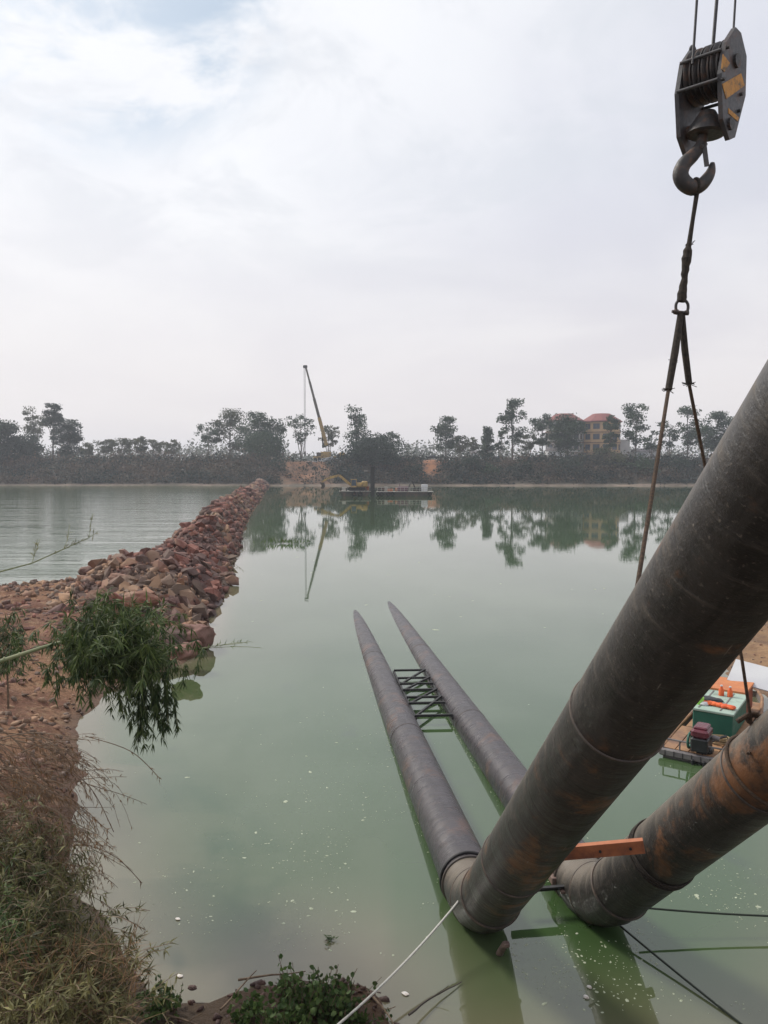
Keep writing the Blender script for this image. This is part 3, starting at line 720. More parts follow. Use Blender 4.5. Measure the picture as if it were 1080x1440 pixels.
# low white houses / walls glimpsed between the stems
M_whit = simple('white_plaster', (.6, .6, .6), (.5, .5, .52), .5, .8, .1)
M_tileroof = simple('grey_tile_roof', (.12, .11, .11), (.17, .15, .15), .8, .8, .2)
for px, w, h, Y, lab in ((232, 26, 3.2, 330, 'low white shed seen under the row of small trees at left'), (780, 22, 4.2, 312, 'low white outbuilding seen through the stems left of the building'),
                         (905, 30, 4.0, 320, 'low pale shed glimpsed right of the yellow building'), (676, 30, 3.4, 325, 'low pale house behind the cone shaped tree')):
    x = Xat(px, Y); wd = w / FPX * Y; z0 = fz(x, Y)
    r_ = empty('shed', (x, Y, z0), lab, 'shed'); a = MB(); a.box((x, Y, z0 + h / 2), (wd, 6, h)); a.build('wall', M_whit, r_)
    a = MB(); a.prism([(-3.4, h + .02), (3.4, h + .02), (0, h + 1.4)], (x, Y, z0), V(0, 1, 0), V(0, 0, 1), V(1, 0, 0), wd + .6); a.build('roof', M_tileroof, r_)
    for s in (-.25, .25):
        a = MB(); a.box((x + s * wd, Y - 3.02, z0 + h * .55), (wd * .16, .08, h * .35)); a.build('window', M_glassf, r_)

# ------------------------------------------------------------------ cars on the far bank road
def car(px, Y, body_mat, label, rz=0.0):
    x = Xat(px, Y); z0 = fz(x, Y) + .02
    root = empty('car', (x, Y, z0), label, 'car', 'cars parked on the far bank')
    prof = [(-2.2, .35), (2.15, .35), (2.2, .62), (1.95, .86), (1.2, .95), (.55, 1.42), (-.9, 1.45), (-1.65, 1.0), (-2.15, .92)]
    a = MB(); a.prism(prof, (x, Y, z0), V(1, 0, 0), V(0, 0, 1), V(0, 1, 0), 1.7); a.build('body', body_mat, root)
    a = MB(); a.prism([(1.0, .96), (.5, 1.34), (-.85, 1.36), (-1.4, 1.0)], (x, Y, z0), V(1, 0, 0), V(0, 0, 1), V(0, 1, 0), 1.73); a.build('side_windows', M_glassf, root)
    for wx in (-1.35, 1.35):
        for wy in (-.78, .78):
            a = MB(); a.tube([(x + wx, Y + wy - .1, z0 + .33), (x + wx, Y + wy + .1, z0 + .33)], .33, 14); w = a.build('wheel', M_blacksteel, root)
            a = MB(); a.tube([(x + wx, Y + wy - .115, z0 + .33), (x + wx, Y + wy + .115, z0 + .33)], .19, 10); a.build('rim', M_whit, w)
M_cardark = simple('dark_car_paint', (.02, .022, .028), (.025, .027, .033), 1, .25, .02)
M_carwhite = simple('white_car_paint', (.75, .75, .75), (.7, .7, .7), 1, .3, .02)
M_carsilver = simple('silver_car_paint', (.35, .36, .38), (.32, .33, .35), 1, .3, .02, metal=.6)
for px, Y, m_, lab in ((609, 268, M_cardark, 'dark car parked above the orange earth cut'), (669, 270, M_carwhite, 'white car parked near the slim pale tree'),
                       (698, 270, M_cardark, 'dark car parked beside the cone shaped tree'), (788, 272, M_carwhite, 'white car parked under the round topped tree'),
                       (738, 272, M_carsilver, 'silver car parked right of the tallest tree')): car(px, Y, m_, lab)
# silver rubble heap beside the crane
rv, rf, rt = [], [], []; nb = 0
hp = Xat(466, 262); hz0 = fz(hp, 262)
M_palerock = simple('pale_rubble', (.42, .43, .44), (.3, .31, .33), 1, .85, .3)
for i in range(170):
    a = random.gauss(0, 3.0); b = random.gauss(0, 1.2); stuff_rock(hp + a, 262 + b, hz0 + max(0, 1.6 * (1 - abs(a) / 6)) * random.random() + .3, random.uniform(.5, 1.3))
o = fast_mesh('rubble_heap', np.concatenate(rv), np.concatenate(rf), M_palerock, tone=np.concatenate(rt), loc=(hp, 262, hz0))
tag(o, 'heap of pale broken rubble on the bank below the crane', 'rubble heap', kind='stuff')

# ------------------------------------------------------------------ far crane
M_craneY = simple('crane_yellow', (.42, .27, .08), (.33, .22, .08), 1, .6, .1, dirt=(.16, .11, .07))
M_boomd = simple('boom_grey', (.10, .075, .06), (.07, .06, .05), 1, .6, .1)
CY = 272.0
tip = P(430, 516, Y=CY - 4); foot = P(459, 626, Y=CY); zc0 = fz(foot.x, CY)
crane = empty('truck_crane', (foot.x, CY, zc0), 'yellow truck crane with raised telescopic boom on the far bank', 'crane')
dr = (tip - foot); L = dr.length
for a, b, w, m_ in ((0, .36, 1.15, M_craneY), (.33, .6, .92, M_boomd), (.58, .82, .74, M_boomd), (.8, 1, .58, M_boomd)):
    q = MB(); q.beam(foot + dr * a, foot + dr * b, w, w * 1.1, up=V(0, 1, 0)); q.build('boom_section', m_, crane)
q = MB(); q.box(tip + V(-.2, 0, .1), (1.5, .7, 1.0), bev=.2); q.build('boom_head', M_blacksteel, crane)
q = MB(); q.box((foot.x + 1, CY, zc0 + 1.3), (11, 2.5, .8)); q.build('chassis', M_craneY, crane)
q = MB(); q.box((foot.x + 5.6, CY, zc0 + 2.1), (2.2, 2.4, 1.9), bev=.25); q.build('truck_cab', M_craneY, crane)
q = MB(); q.box((foot.x - .2, CY, zc0 + 2.5), (3.6, 2.4, 1.6), bev=.2); q.build('turntable_housing', M_craneY, crane)
q = MB(); q.box((foot.x - 2.6, CY, zc0 + 2.4), (1.6, 2.4, 1.3), bev=.1); q.build('counterweight', M_boomd, crane)
q = MB(); q.tube([foot + V(-1.2, 0, -1.0), foot + dr * .22], .25, 8); q.build('lift_cylinder', M_blacksteel, crane)
for wx in (-3.8, -2.4, 2.6, 4.0, 5.6):
    q = MB()
    q.tube([(foot.x + wx, CY - 1.3, zc0 + .6), (foot.x + wx, CY - .85, zc0 + .6)], .6, 14); q.build('wheel', M_blacksteel, crane)
hb = V(tip.x - .6, tip.y, P(427, 640, Y=CY).z + 1.2)
q = MB(); q.tube([tip + V(-.6, 0, -.3), hb], .07, 5); q.tube([tip + V(-.2, 0, -.3), hb + V(.3, 0, 0)], .07, 5); q.build('hoist_rope', M_wire, crane)
q = MB(); q.box(hb + V(.1, 0, -.5), (.7, .5, 1.1), bev=.12); q.ring(hb + V(.1, 0, -1.35), (0, 1, 0), .28, .08, 12, 6); q.build('hook_block', M_hookdark, crane)

# ------------------------------------------------------------------ barges
M_hull = simple('rusty_hull', (.035, .034, .03), (.06, .05, .042), .8, .7, .2, dirt=(.12, .07, .05))
M_deck = simple('pale_deck', (.42, .40, .36), (.28, .27, .24), 1.5, .8, .2)
M_tyre = simple('tyre_rubber', (.015, .015, .015), (.03, .03, .03), 3, .9, .2)
BYy = 152.0
def wx(px, Y=BYy): return Xat(px, Y)
def hull(root, x0, x1, y, wd, top, mat):
    a = MB(); a.prism([(x0 + .8, -.35), (x1 - .8, -.35), (x1, top), (x0, top)], (0, y, 0), V(1, 0, 0), V(0, 0, 1), V(0, 1, 0), wd); a.build('hull', mat, root)
    a = MB(); a.box(((x0 + x1) / 2, y, top + .05), (x1 - x0 + .2, wd + .2, .09)); a.build('deck', M_deck, root)
b1 = empty('dredging_barge', (wx(498), BYy, 0), 'flat barge carrying the excavator, moored at the dark post', 'barge')
hull(b1, wx(478), wx(521), BYy, 4.5, .9, M_hull)
for p_ in (499, 507):
    a = MB(); a.ring((wx(p_), BYy - 2.36, .45), (0, 1, 0), .38, .15, 18, 8); a.build('tyre_fender', M_tyre, b1)
for p_ in (480, 488, 515):
    a = MB(); a.tube([(wx(p_), BYy - 2.1, .99), (wx(p_), BYy - 2.1, 1.5)], .12, 8); a.ring((wx(p_), BYy - 2.1, 1.5), (0, 0, 1), .14, .05, 10, 5); a.build('bollard', M_hull, b1)
# excavator
ex = empty('excavator', (wx(500), BYy, .99), 'yellow excavator on the barge with its arm reaching left', 'excavator')
X0 = wx(502)
for s in (-1, 1):
    a = MB(); a.prism([(-1.6, .1), (-1.35, 0), (1.35, 0), (1.6, .1), (1.75, .4), (1.55, .7), (-1.55, .7), (-1.75, .4)], (X0, BYy + s * 1.0, .99), V(1, 0, 0), V(0, 0, 1), V(0, 1, 0), .5); a.build('track', M_tyre, ex)
a = MB(); a.box((X0 + .5, BYy + .1, 2.15), (3.2, 2.1, .9), bev=.18); a.box((X0 + 1.5, BYy, 2.35), (1.2, 2.2, 1.1), bev=.2); a.build('engine_housing', M_craneY, ex)
a = MB(); xc, yc = X0 - .6, BYy - .65
for dx in (-.55, .55):
    for dy in (-.42, .42): a.beam((xc + dx, yc + dy, 1.75), (xc + dx * .85, yc + dy, 3.2), .09)
a.box((xc, yc, 3.24), (1.2, 1.0, .1)); a.box((xc, yc, 1.85), (1.15, .9, .3)); cabo = a.build('cab', M_craneY, ex)
a = MB(); a.box((xc, yc, 2.5), (.95, .8, 1.2)); a.build('cab_glass', M_glassf, cabo)
sh = V(X0 - 1.2, BYy + .3, 2.1); el = P(463, 672, Y=BYy); wr = P(452, 678, Y=BYy); bk = P(454, 688, Y=BYy)
a = MB(); kn = P(477, 668.5, Y=BYy); a.beam(sh, kn, .4, .5); a.beam(kn, el, .38, .45); a.build('boom', M_craneY, ex)
a = MB(); a.beam(el + V(.3, 0, .25), wr, .3, .36); a.build('stick', M_craneY, ex)
a = MB(); a.prism([(-.5, .7), (.45, .6), (.6, -.1), (.3, -.6), (-.25, -.55), (-.05, 0)], (wr + bk) / 2, V(1, 0, 0), V(0, 0, 1), V(0, 1, 0), .9); a.build('bucket', M_hull, ex)
a = MB(); a.tube([sh + V(.1, 0, .3), kn + V(0, 0, .35)], .09, 6); a.tube([kn + V(0, 0, .4), el + V(.3, 0, .4)], .08, 6); a.build('hydraulic_cylinder', M_blacksteel, ex)
# spud post
a = MB(); px0 = wx(524); zt = P(524, 657, Y=BYy - 1).z; a.box((px0, BYy - 1, (zt - 2) / 2), (.85, .85, zt + 2), bev=.1)
sp_ = empty('mooring_post', (px0, BYy - 1, 0), 'tall dark steel post standing in the water between the two barges', 'post'); a.build('column', M_blacksteel, sp_)
a = MB(); a.box((px0, BYy - 1, zt + .05), (1.05, 1.05, .12)); a.box((px0, BYy - 1, 1.1), (1.3, 1.3, .35)); a.build('collar', M_blacksteel, sp_)
for p_, w_, h_, m_ in ((484, .9, .7, M_deck), (516, .8, .9, M_oxide)):
    a = MB(); a.box((wx(p_), BYy + .8, .99 + h_ / 2), (w_, .8, h_), bev=.05); a.build('tool_crate', m_, b1)
b2 = empty('work_barge', (wx(570), BYy, 0), 'long low work barge with railing right of the dark post', 'barge')
hull(b2, wx(530), wx(608), BYy + .5, 4.2, .78, M_hull)
for i in range(15):
    xx = wx(531) + i * (wx(606) - wx(531)) / 14
    a = MB(); a.tube([(xx, BYy - 1.5, .84), (xx, BYy - 1.5, 1.65)], .045, 6); a.build('rail_post', M_deck, b2)
a = MB(); a.tube([(wx(531), BYy - 1.5, 1.65), (wx(606), BYy - 1.5, 1.65)], .04, 6); a.tube([(wx(531), BYy - 1.5, 1.25), (wx(606), BYy - 1.5, 1.25)], .03, 6); a.build('rail', M_deck, b2)
a = MB(); q0 = V(wx(579), BYy, .87)
for s in (-1, 1):
    for t_ in (-.8, .8): a.beam(q0 + V(s * .9, t_, 0), q0 + V(s * .1, t_ * .2, 2.1), .14)
a.tube([q0 + V(0, -.5, 2.1), q0 + V(0, .5, 2.1)], .12, 8); a.build('winch_frame', M_blacksteel, b2)
M_purp = simple('faded_purple_paint', (.10, .05, .075), (.14, .07, .09), 2, .7, .2)
a = MB(); a.box((wx(567), BYy + .3, 1.35), (2.3, 1.3, .95), bev=.15); a.tube([(wx(562), BYy + .3, 1.8), (wx(562), BYy + .3, 2.4)], .07, 6); a.build('generator', M_purp, b2)
for p_, w_, h_, dy_, m_ in ((536, 1.3, .7, .6, M_hull), (543, .8, .9, 1.0, M_deck), (549, 1.1, .5, .2, M_oxide), (574, .9, .8, 1.1, M_deck), (586, 1.4, .5, .7, M_hull), (590, .6, .9, .2, M_blacksteel)):
    a = MB(); a.box((wx(p_), BYy + dy_, .87 + h_ / 2), (w_, .8, h_), bev=.05); a.build('tool_crate', m_, b2)
a = MB(); a.tube([(wx(556), BYy, 1.15), (wx(559), BYy, 1.15)], .4, 12); a.build('fuel_drum', M_oxide, b2)
a = MB(); a.box((wx(597), BYy + .2, 1.55), (1.25, 1.3, 1.35), bev=.08); a.build('white_cabin', M_whit, b2)
for p_ in (532, 537, 546, 552, 604):
    a = MB(); a.ring((wx(p_), BYy - 1.74, .42), (0, 1, 0), .3, .12, 16, 8); a.build('tyre_fender', M_tyre, b2)

# ------------------------------------------------------------------ the two pipelines
PR = .34
def lerp(a, b, t): return a + (b - a) * t
def fpath(a, b, step=.25): 
    n = max(2, int((b - a).length / step)); return [lerp(a, b, i / n) for i in range(n + 1)]
def pipeline(A, F, B, label, breaks, rbreaks, seed):
    """A elbow centre, F submerged far end, B upper end past the frame"""
    root = empty('pipeline', A, label, 'pipeline', None)
    dF = (F - A).normalized(); dB = (B - A).normalized(); k = .62
    e0 = A + dF * k; e1 = A + dB * k
    # floating run
    pts = [e0 + dF * t for t in ([0] + breaks)] + [F]
    for i in range(len(pts) - 1):
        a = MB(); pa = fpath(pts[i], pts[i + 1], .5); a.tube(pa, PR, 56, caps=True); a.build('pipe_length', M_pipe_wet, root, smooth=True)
    for p in pts[1:-1]:
        a = MB(); a.ring(p, dF, PR - .003, .010, 48, 6); a.build('weld_seam', M_weld, root, smooth=True)
    # mitred elbow: three short lobster-back segments
    bz = lambda t: e0 * (1 - t) ** 2 + A * 2 * t * (1 - t) + e1 * t ** 2
    st = [bz(t) for t in (0, .33, .67, 1)]
    st = [e0, e0 + (-dF) * .22, *(bz(t) for t in (.45, .6)), e1 - dB * .2, e1]
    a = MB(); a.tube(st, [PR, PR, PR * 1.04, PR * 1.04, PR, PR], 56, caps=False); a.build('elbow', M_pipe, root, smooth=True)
    for p, ax in ((e0, dF), (st[2], (st[3] - st[1]).normalized()), (e1, dB)):
        a = MB(); a.ring(p, ax, PR + .006, .016, 48, 6); a.build('weld_seam', M_weld, root, smooth=True)
    a = MB(); cxp = e0 + dF * .10; a.ring(cxp, dF, PR + .012, .02, 48, 8); a.build('clamp_band', M_blacksteel, root, smooth=True)
    # inclined run
    pts = [e1 + dB * t for t in ([0] + rbreaks)] + [B]
    for i in range(len(pts) - 1):
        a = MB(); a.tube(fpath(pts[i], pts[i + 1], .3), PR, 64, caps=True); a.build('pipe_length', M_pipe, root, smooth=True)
    for p in pts[1:-1]:
        a = MB(); a.ring(p, dB, PR + .001, .012, 56, 8); a.build('weld_seam', M_weld, root, smooth=True)
    return root, e0, e1, dF, dB
A1 = P(676, 1279, z=.22); F1 = P(496, 862, z=-.36); F1 = F1 + (F1 - A1).normalized() * 1.0; F1.z = -.40
B1mid = P(1054, 744, Y=3.92); B1 = A1 + (B1mid - A1) * 1.75
A2 = P(842, 1272, z=.22); F2 = P(541, 849, z=-.36); F2 = F2 + (F2 - A2).normalized() * 1.0; F2.z = -.40
B2mid = P(1030, 1120, Y=6.98); B2 = A2 + (B2mid - A2) * 3.1
pipe1, e10, e11, dF1, dB1 = pipeline(A1, F1, B1, 'left black pipeline whose raised end crosses the foreground to the hook sling', [5.6, 12.5], [1.18, 4.4], 1)
pipe2, e20, e21, dF2, dB2 = pipeline(A2, F2, B2, 'right black pipeline whose raised end leaves at the right edge below the boat', [6.4, 13.2], [1.05, 2.9, 4.4], 2)
# small lugs and collar on the pipes
def around(c, ax, ang, r=PR):
    ax = ax.normalized(); x = ax.cross(V(0, 0, 1)).normalized(); y = x.cross(ax); return c + (x * math.cos(ang) + y * math.sin(ang)) * r, (x * math.cos(ang) + y * math.sin(ang)), ax
def lug(c, ax, ang, parent, size=(.10, .12, .05)):
    p, n, ax = around(c, ax, ang, PR + size[2] * .3); t = ax.cross(n); a = MB(); a.box(p, size, Matrix((t, ax, n)).transposed(), bev=.008); a.build('lug', M_bracket, parent)
lug(e21 + dB2 * .03, dB2, R(200), pipe2, (.12, .10, .09)); lug(e21 + dB2 * .05, dB2, R(95), pipe2, (.08, .10, .05))
lug(e20 + dF2 * .05, dF2, R(180), pipe2, (.1, .2, .06)); lug(e11 + dB1 * 2.05, dB1, R(150), pipe1, (.04, .08, .05))
a = MB(); 
for k in range(3): a.ring(e21 + dB2 * (1.0 + .045 * k), dB2, PR + .012, .012, 48, 6)
a.build('rope_wrap', M_sling, pipe2, smooth=True)

# cross truss lying between the floating pipes
def on_float(A, dF, t, side, z):
    p = A + dF * t; s = dF.cross(V(0, 0, 1)).normalized(); return V(p.x + s.x * side * PR * .97, p.y + s.y * side * PR * .97, z)
t0 = (P(552, 1013, z=.1) - A1).length; t1 = (P(530, 948, z=.1) - A1).length
q0 = on_float(A1, dF1, t0, 1, .12)
truss = empty('lattice_brace', ((q0.x) + .3, q0.y + 1.8, 0), 'black steel lattice brace welded between the two floating pipes', 'brace')
ks = [0, .24, .36, .52, .66, .80, 1]
def tp(which, f, z):
    A, dF, s = (A1, dF1, 1) if which == 1 else (A2, dF2, -1)
    y = lerp(q0.y, q0.y + (t1 - t0), f) + (.12 if which == 2 else 0); base = (y - A.y) / dF.y
    return on_float(A, dF, base, s, z)
for f in ks:
    a = MB(); a.beam(tp(1, f, .17), tp(2, f, .17), .05, .05); a.build('cross_bar', M_blacksteel, truss)
for f0, f1 in ((0, .36), (.24, .52), (.52, .80), (.66, 1)):
    a = MB(); a.beam(tp(1, f0, .155), tp(2, f1, .185), .045, .045); a.build('diagonal_bar', M_blacksteel, truss)
for w in (1, 2):
    a = MB(); a.beam(tp(w, -.02, .12), tp(w, 1.02, .12), .05, .05); a.build('edge_bar', M_blacksteel, truss)

# cross beams near the elbows
def thing_beam(name, a_, b_, w, h, mat, label, cat='beam'):
    a = MB(); a.beam(a_, b_, w, h); o = a.build(name, mat, None, loc=(a_ + b_) / 2); return tag(o, label, cat)
def channel(name, a_, b_, w, h, mat, label):
    a_, b_ = Vector(a_), Vector(b_); c = (a_ + b_) / 2; root = empty(name, c, label, 'beam'); d = (b_ - a_).normalized(); s = d.cross(V(0, 0, 1)).normalized()
    n = s.cross(d); q = MB(); q.beam(a_, b_, .012, h); q.build('web', mat, root)
    for sg in (-1, 1):
        q = MB(); off = s * (-w / 2 + .004) + n * sg * (h / 2 - .007); q.beam(a_ + off, b_ + off, w, .012); q.build('flange', mat, root)
    for f in (.55, .86):
        p = a_ + (b_ - a_) * f + s * .013; q = MB(); q.tube([p - s * .002, p + s * .012], .014, 8); q.build('bolt', M_blacksteel, root)
ra = P(770, 1203, Y=7.65); rb = P(906, 1191, Y=7.45)
channel('channel_beam', ra, rb, .07, .13, M_oxide, 'red oxide steel channel bridging the two raised pipes')
la = on_float(A1, dF1, .95, 1, .12); lb = on_float(A2, dF2, .95, -1, .12)
la = P(664, 1197, z=.20); lb = P(800, 1190, z=.20)
thing_beam('cross_bar', la, lb, .05, .06, M_blacksteel, 'black bar joining the floating pipes behind the foreground pipe')
la = P(720, 1252, z=.30); lb = P(796, 1246, z=.30)
ab = empty('angle_bar', (la + lb) / 2, 'short dark angle bar between the two pipe elbows at the waterline', 'bar')
q = MB(); q.beam(la, lb, .05, .02); q.beam(la + V(0, .03, -.03), lb + V(0, .03, -.03), .012, .06); q.build('leg', M_blacksteel, ab)
q = MB(); q.box(lb + V(0, .0, -.05), (.16, .14, .03)); q.build('end_plate', M_bracket, ab)
# brown stub standing in the water
s0, s1 = P(697, 1350, z=-.15), P(710, 1328, z=.22)
st = empty('pipe_stub', s0, 'short rusty brown stub sticking out of the water before the left elbow', 'stub')
q = MB(); q.tube([s0, s0.lerp(s1, .5), s1], [.038, .04, .036], 12); q.build('shaft', M_bracket, st, smooth=True)
q = MB(); q.box(s1 + V(.015, 0, .0), (.07, .07, .05), bev=.01); q.build('head', M_bracket, st)

# ------------------------------------------------------------------ ropes near the water
def rope_path(a, b, sag, n=24): return [lerp(a, b, i / n) + V(0, 0, -sag * 4 * (i / n) * (1 - i / n)) for i in range(n + 1)]
def rope(name, pts, r, mat, label, cat='rope', n=8):
    a = MB(); a.tube(pts, r, n); o = a.build(name, mat, None, loc=pts[0], smooth=True); tag(o, label, cat); return o
wa = P(652, 1258, z=.52); wb = P(462, 1440, Y=6.9); wb = wb + (wb - wa) * .25
rope('white_rope', rope_path(wa, wb, .13), .012, M_whiterope, 'thin white rope tied to the left pipe elbow')
p0 = P(872, 1302, z=.12); p1 = P(1045, 1440, z=.02); rope('mooring_rope', rope_path(p0, p1 + (p1 - p0) * .4, .02), .012, M_greenrope, 'dark rope slanting down right from the right pipe elbow', n=6)
p0 = P(900, 1276, z=.28); p1 = P(1085, 1285, z=.22); rope('mooring_rope', rope_path(p0, p1 + (p1 - p0) * .6, .03), .012, M_greenrope, 'dark green rope running level to the right edge below the raised pipe', n=6)

# ------------------------------------------------------------------ hook block, hook, slings
HY = 6.2
def H(px, py, dy=0): return P(px, py, Y=HY + dy)
c = H(998, 132); th = R(47)
nrm = V(math.cos(th), -math.sin(th), 0); upv = V(.075, 0, 1).normalized(); nrm = (nrm - upv * nrm.dot(upv)).normalized(); sid = upv.cross(nrm).normalized()
# sid points to the far-right edge of the plates
hb_ = empty('hook_block', c, 'grey crane hook block with orange hazard stripes hanging at top right', 'hook block')
hexp = [(x_ * .9, y_) for x_, y_ in [(-.06, .40), (.05, .40), (.20, .28), (.255, .0), (.13, -.36), (.03, -.41), (-.03, -.37), (-.13, -.30), (-.235, .0), (-.20, .24)]]
sgap = .165
for s in (-1, 1):
    a = MB(); o_ = c + nrm * s * sgap + (upv * -.03 if s < 0 else upv * 0.02)
    pts = hexp
    a.prism([(x_, y_) for x_, y_ in pts], o_, sid, upv, nrm, .035); pl = a.build('cheek_plate', M_hookgrey, hb_)
    if s > 0:
        a = MB(); of = o_ + nrm * .0195
        def stripe(p4): return [(x_, y_) for x_, y_ in p4]
        for poly in ([(-.225, .13), (-.10, .115), (-.17, .02), (-.228, .02)], [(-.19, -.075), (.105, .12), (.19, .06), (-.10, -.15)]):
            a = MB(); a.prism(poly, of, sid, upv, nrm, .004); a.build('hazard_stripe', M_yellow, pl)
        a = MB(); a.prism([(-.05, -.20), (.14, -.20), (.13, -.235), (-.04, -.235)], of, sid, upv, nrm, .004); a.build('hazard_stripe', M_yellow, pl)
        for (x_, y_, r_) in ((0, .17, .05), (.0, -.30, .045), (-.17, .20, .013), (-.19, -.04, .013), (.13, -.03, .013), (.12, -.16, .013)):
            a = MB(); cc = of + sid * x_ + upv * y_; a.tube([cc - nrm * .01, cc + nrm * .02], r_, 12); a.build('bolt', M_hookdark, pl)
    else:
        a = MB(); cc = o_ + upv * .40 + sid * -.02; a.ring(cc, nrm, .035, .014, 16, 8); a.build('lifting_eye', M_hookgrey, pl)
for k in range(4):
    cc = c + nrm * (-.105 + .07 * k) + upv * .15; a = MB()
    a.tube([cc - nrm * .028, cc - nrm * .02, cc, cc + nrm * .02, cc + nrm * .028], [.205, .205, .18, .205, .205], 32); a.build('sheave', M_hookdark, hb_, smooth=True)
for (x_, y_) in ((-.205, .20), (-.215, -.02), (.2, .0)):
    a = MB(); cc = c + sid * x_ + upv * y_; a.tube([cc - nrm * .16, cc + nrm * .16], .013, 10); a.build('tie_rod', M_hookgrey, hb_)
a = MB(); cc = c + upv * -.26; a.tube([cc + upv * .12, cc + upv * .02, cc - upv * .05, cc - upv * .06], [.06, .12, .145, .12], 24); a.build('swivel_housing', M_hookdark, hb_, smooth=True)
a = MB(); a.tube([cc - nrm * .15, cc + nrm * .15], .05, 14); a.build('trunnion', M_hookdark, hb_, smooth=True)
hp_ = [(988, 190, .040), (985, 205, .046), (974, 219, .056), (962, 231, .062), (957, 245, .066), (962, 257, .068), (974, 264, .066), (986, 260, .058), (995, 250, .050), (1000, 240, .038), (1002, 229, .018)]
pts = [H(a_, b_) for a_, b_, _ in hp_]; rr = [q[2] * .92 for q in hp_]
def smooth_path(pts, rr, sub=4):
    P_, R_ = [], []
    for i in range(len(pts) - 1):
        p0, p1, p2, p3 = pts[max(i - 1, 0)], pts[i], pts[i + 1], pts[min(i + 2, len(pts) - 1)]
        for k in range(sub):
            t = k / sub; P_.append(.5 * ((2 * p1) + (p2 - p0) * t + (2 * p0 - 5 * p1 + 4 * p2 - p3) * t * t + (3 * p1 - p0 - 3 * p2 + p3) * t ** 3)); R_.append(rr[i] + (rr[i + 1] - rr[i]) * t)
    return P_ + [pts[-1]], R_ + [rr[-1]]
a = MB(); pp, r2 = smooth_path(pts, rr); a.tube(pp, r2, 20); hook = a.build('hook', M_hookdark, hb_, smooth=True)
a = MB(); a.beam(H(990, 203, -.03), H(994, 234, -.03), .035, .012, up=V(0, 1, 0)); a.tube([H(986, 206, -.06), H(993, 203, .04)], .012, 8); a.build('safety_latch', M_hookgrey, hook)
# hoist ropes up to the boom head out of frame
for (px, py, px2, r_, lab) in ((974, 82, 980, .0105, 'left hoist rope running up from the hook block'), (1001, 78, 1008, .014, 'thick middle hoist rope running up from the hook block'), (1029, 76, 1034, .0095, 'right hoist rope running up from the hook block')):
    dy = (-.1, 0, .12)[(px > 990) + (px > 1020)]; a_ = H(px, py + 8, dy); b_ = H(px2, 0, dy); rope('hoist_rope', [a_, b_, a_ + (b_ - a_) * 12], r_, M_wire, lab)
# upper sling (doubled, bandaged)
su = empty('upper_sling', H(958, 425), 'black wire sling with bandaged lower half hanging from the hook', 'sling')
a = MB(); a.tube([H(978, 262), H(980, 272), H(974, 310), H(968, 350)], [.02, .018, .016, .02], 10); a.ring(H(977, 262), (1, 0.2, 0), .055, .014, 20, 8); a.build('wire_loop', M_sling, su, smooth=True)
a = MB(); pp = []; rr = []
for i in range(15):
    t = i / 14; pp.append(H(968 - 10 * t + random.uniform(-.6, .6), 347 + 77 * t)); rr.append(.031 + .006 * math.sin(t * 9) + random.uniform(-.003, .003) - (.01 if i == 0 else 0))
a.tube(pp, rr, 12); a.build('bandage', M_sling, su)
a = MB()
for i in range(16):
    p = H(968 + random.uniform(-2, 3), 346 + random.uniform(-2, 4)); a.beam(p, p + V(random.uniform(-.03, .05), 0, random.uniform(-.01, .05)), .005)
a.build('frayed_ends', M_sling, su)
# shackle
shk = empty('bow_shackle', H(958, 430), 'bow shackle joining the upper sling to the two sling legs', 'shackle')
a = MB(); pts = [H(*q) for q in ((952, 441), (950.5, 434), (951, 427), (955, 422), (959, 420.5), (963, 422), (967, 427), (967.5, 434), (965, 441))]
pp, r2 = smooth_path(pts, [.011] * 9); a.tube(pp, .0115, 10); a.build('bow', M_hookdark, shk, smooth=True)
a = MB(); a.tube([H(945, 438), H(968, 440)], .012, 10); a.tube([H(948, 438), H(953, 439)], .022, 8); a.tube([H(963, 440), H(968, 440)], .02, 8); a.build('pin', M_hookdark, shk)
# sling legs
def bristle(mb, c_, n, R0):
    for i in range(n):
        an = random.uniform(0, 6.28); d_ = V(math.cos(an), math.sin(an), random.uniform(-.5, .4)); mb.beam(c_, c_ + d_ * random.uniform(.5, 1) * R0, .005)
endL = P(893, 828, Y=(e11 + dB1 * 3.0).y)
# point on the hidden far side of the big pipe where the left leg goes round
def behind(A, dB, px, py, extra=.03):
    # depth of pipe axis at the silhouette point
    best = None
    for i in range(400):
        q = A + dB * (i * .02); d0 = Vector(P(px, py, Y=q.y) - q).length
        if best is None or d0 < best[0]: best = (d0, q)
    return best[1]
qa = behind(e11, dB1, 915, 845); hitL = P(896, 826, Y=qa.y + .22)
legL = empty('sling_leg', H(957, 442), 'left sling leg dropping behind the raised left pipe', 'sling', 'two legs of the lifting sling')
a = MB(); tpt = H(957, 442)
bL = H(940, 548, -.15); a.tube([tpt, tpt.lerp(bL, .5) + V(.004, 0, 0), bL], [.024, .029, .026], 10); a.build('bandage', M_sling, legL, smooth=True)
a = MB(); nxt = P(880, 920, Y=qa.y + .75); lowpt = P(870, 985, Y=qa.y + 1.0)
a.tube([bL, hitL, P(890, 860, Y=qa.y + .5), P(905, 900, Y=qa.y + .62), P(940, 930, Y=qa.y + .5)], .0145, 8); 
a.build('wire_rope', M_slingrope, legL, smooth=True)
a = MB(); bristle(a, bL, 22, .055); bristle(a, tpt.lerp(bL, .62), 6, .04); a.build('frayed_ends', M_sling, legL)
legR = empty('sling_leg', H(959, 442), 'right sling leg passing behind the big pipe down to the second pipe', 'sling', 'two legs of the lifting sling')
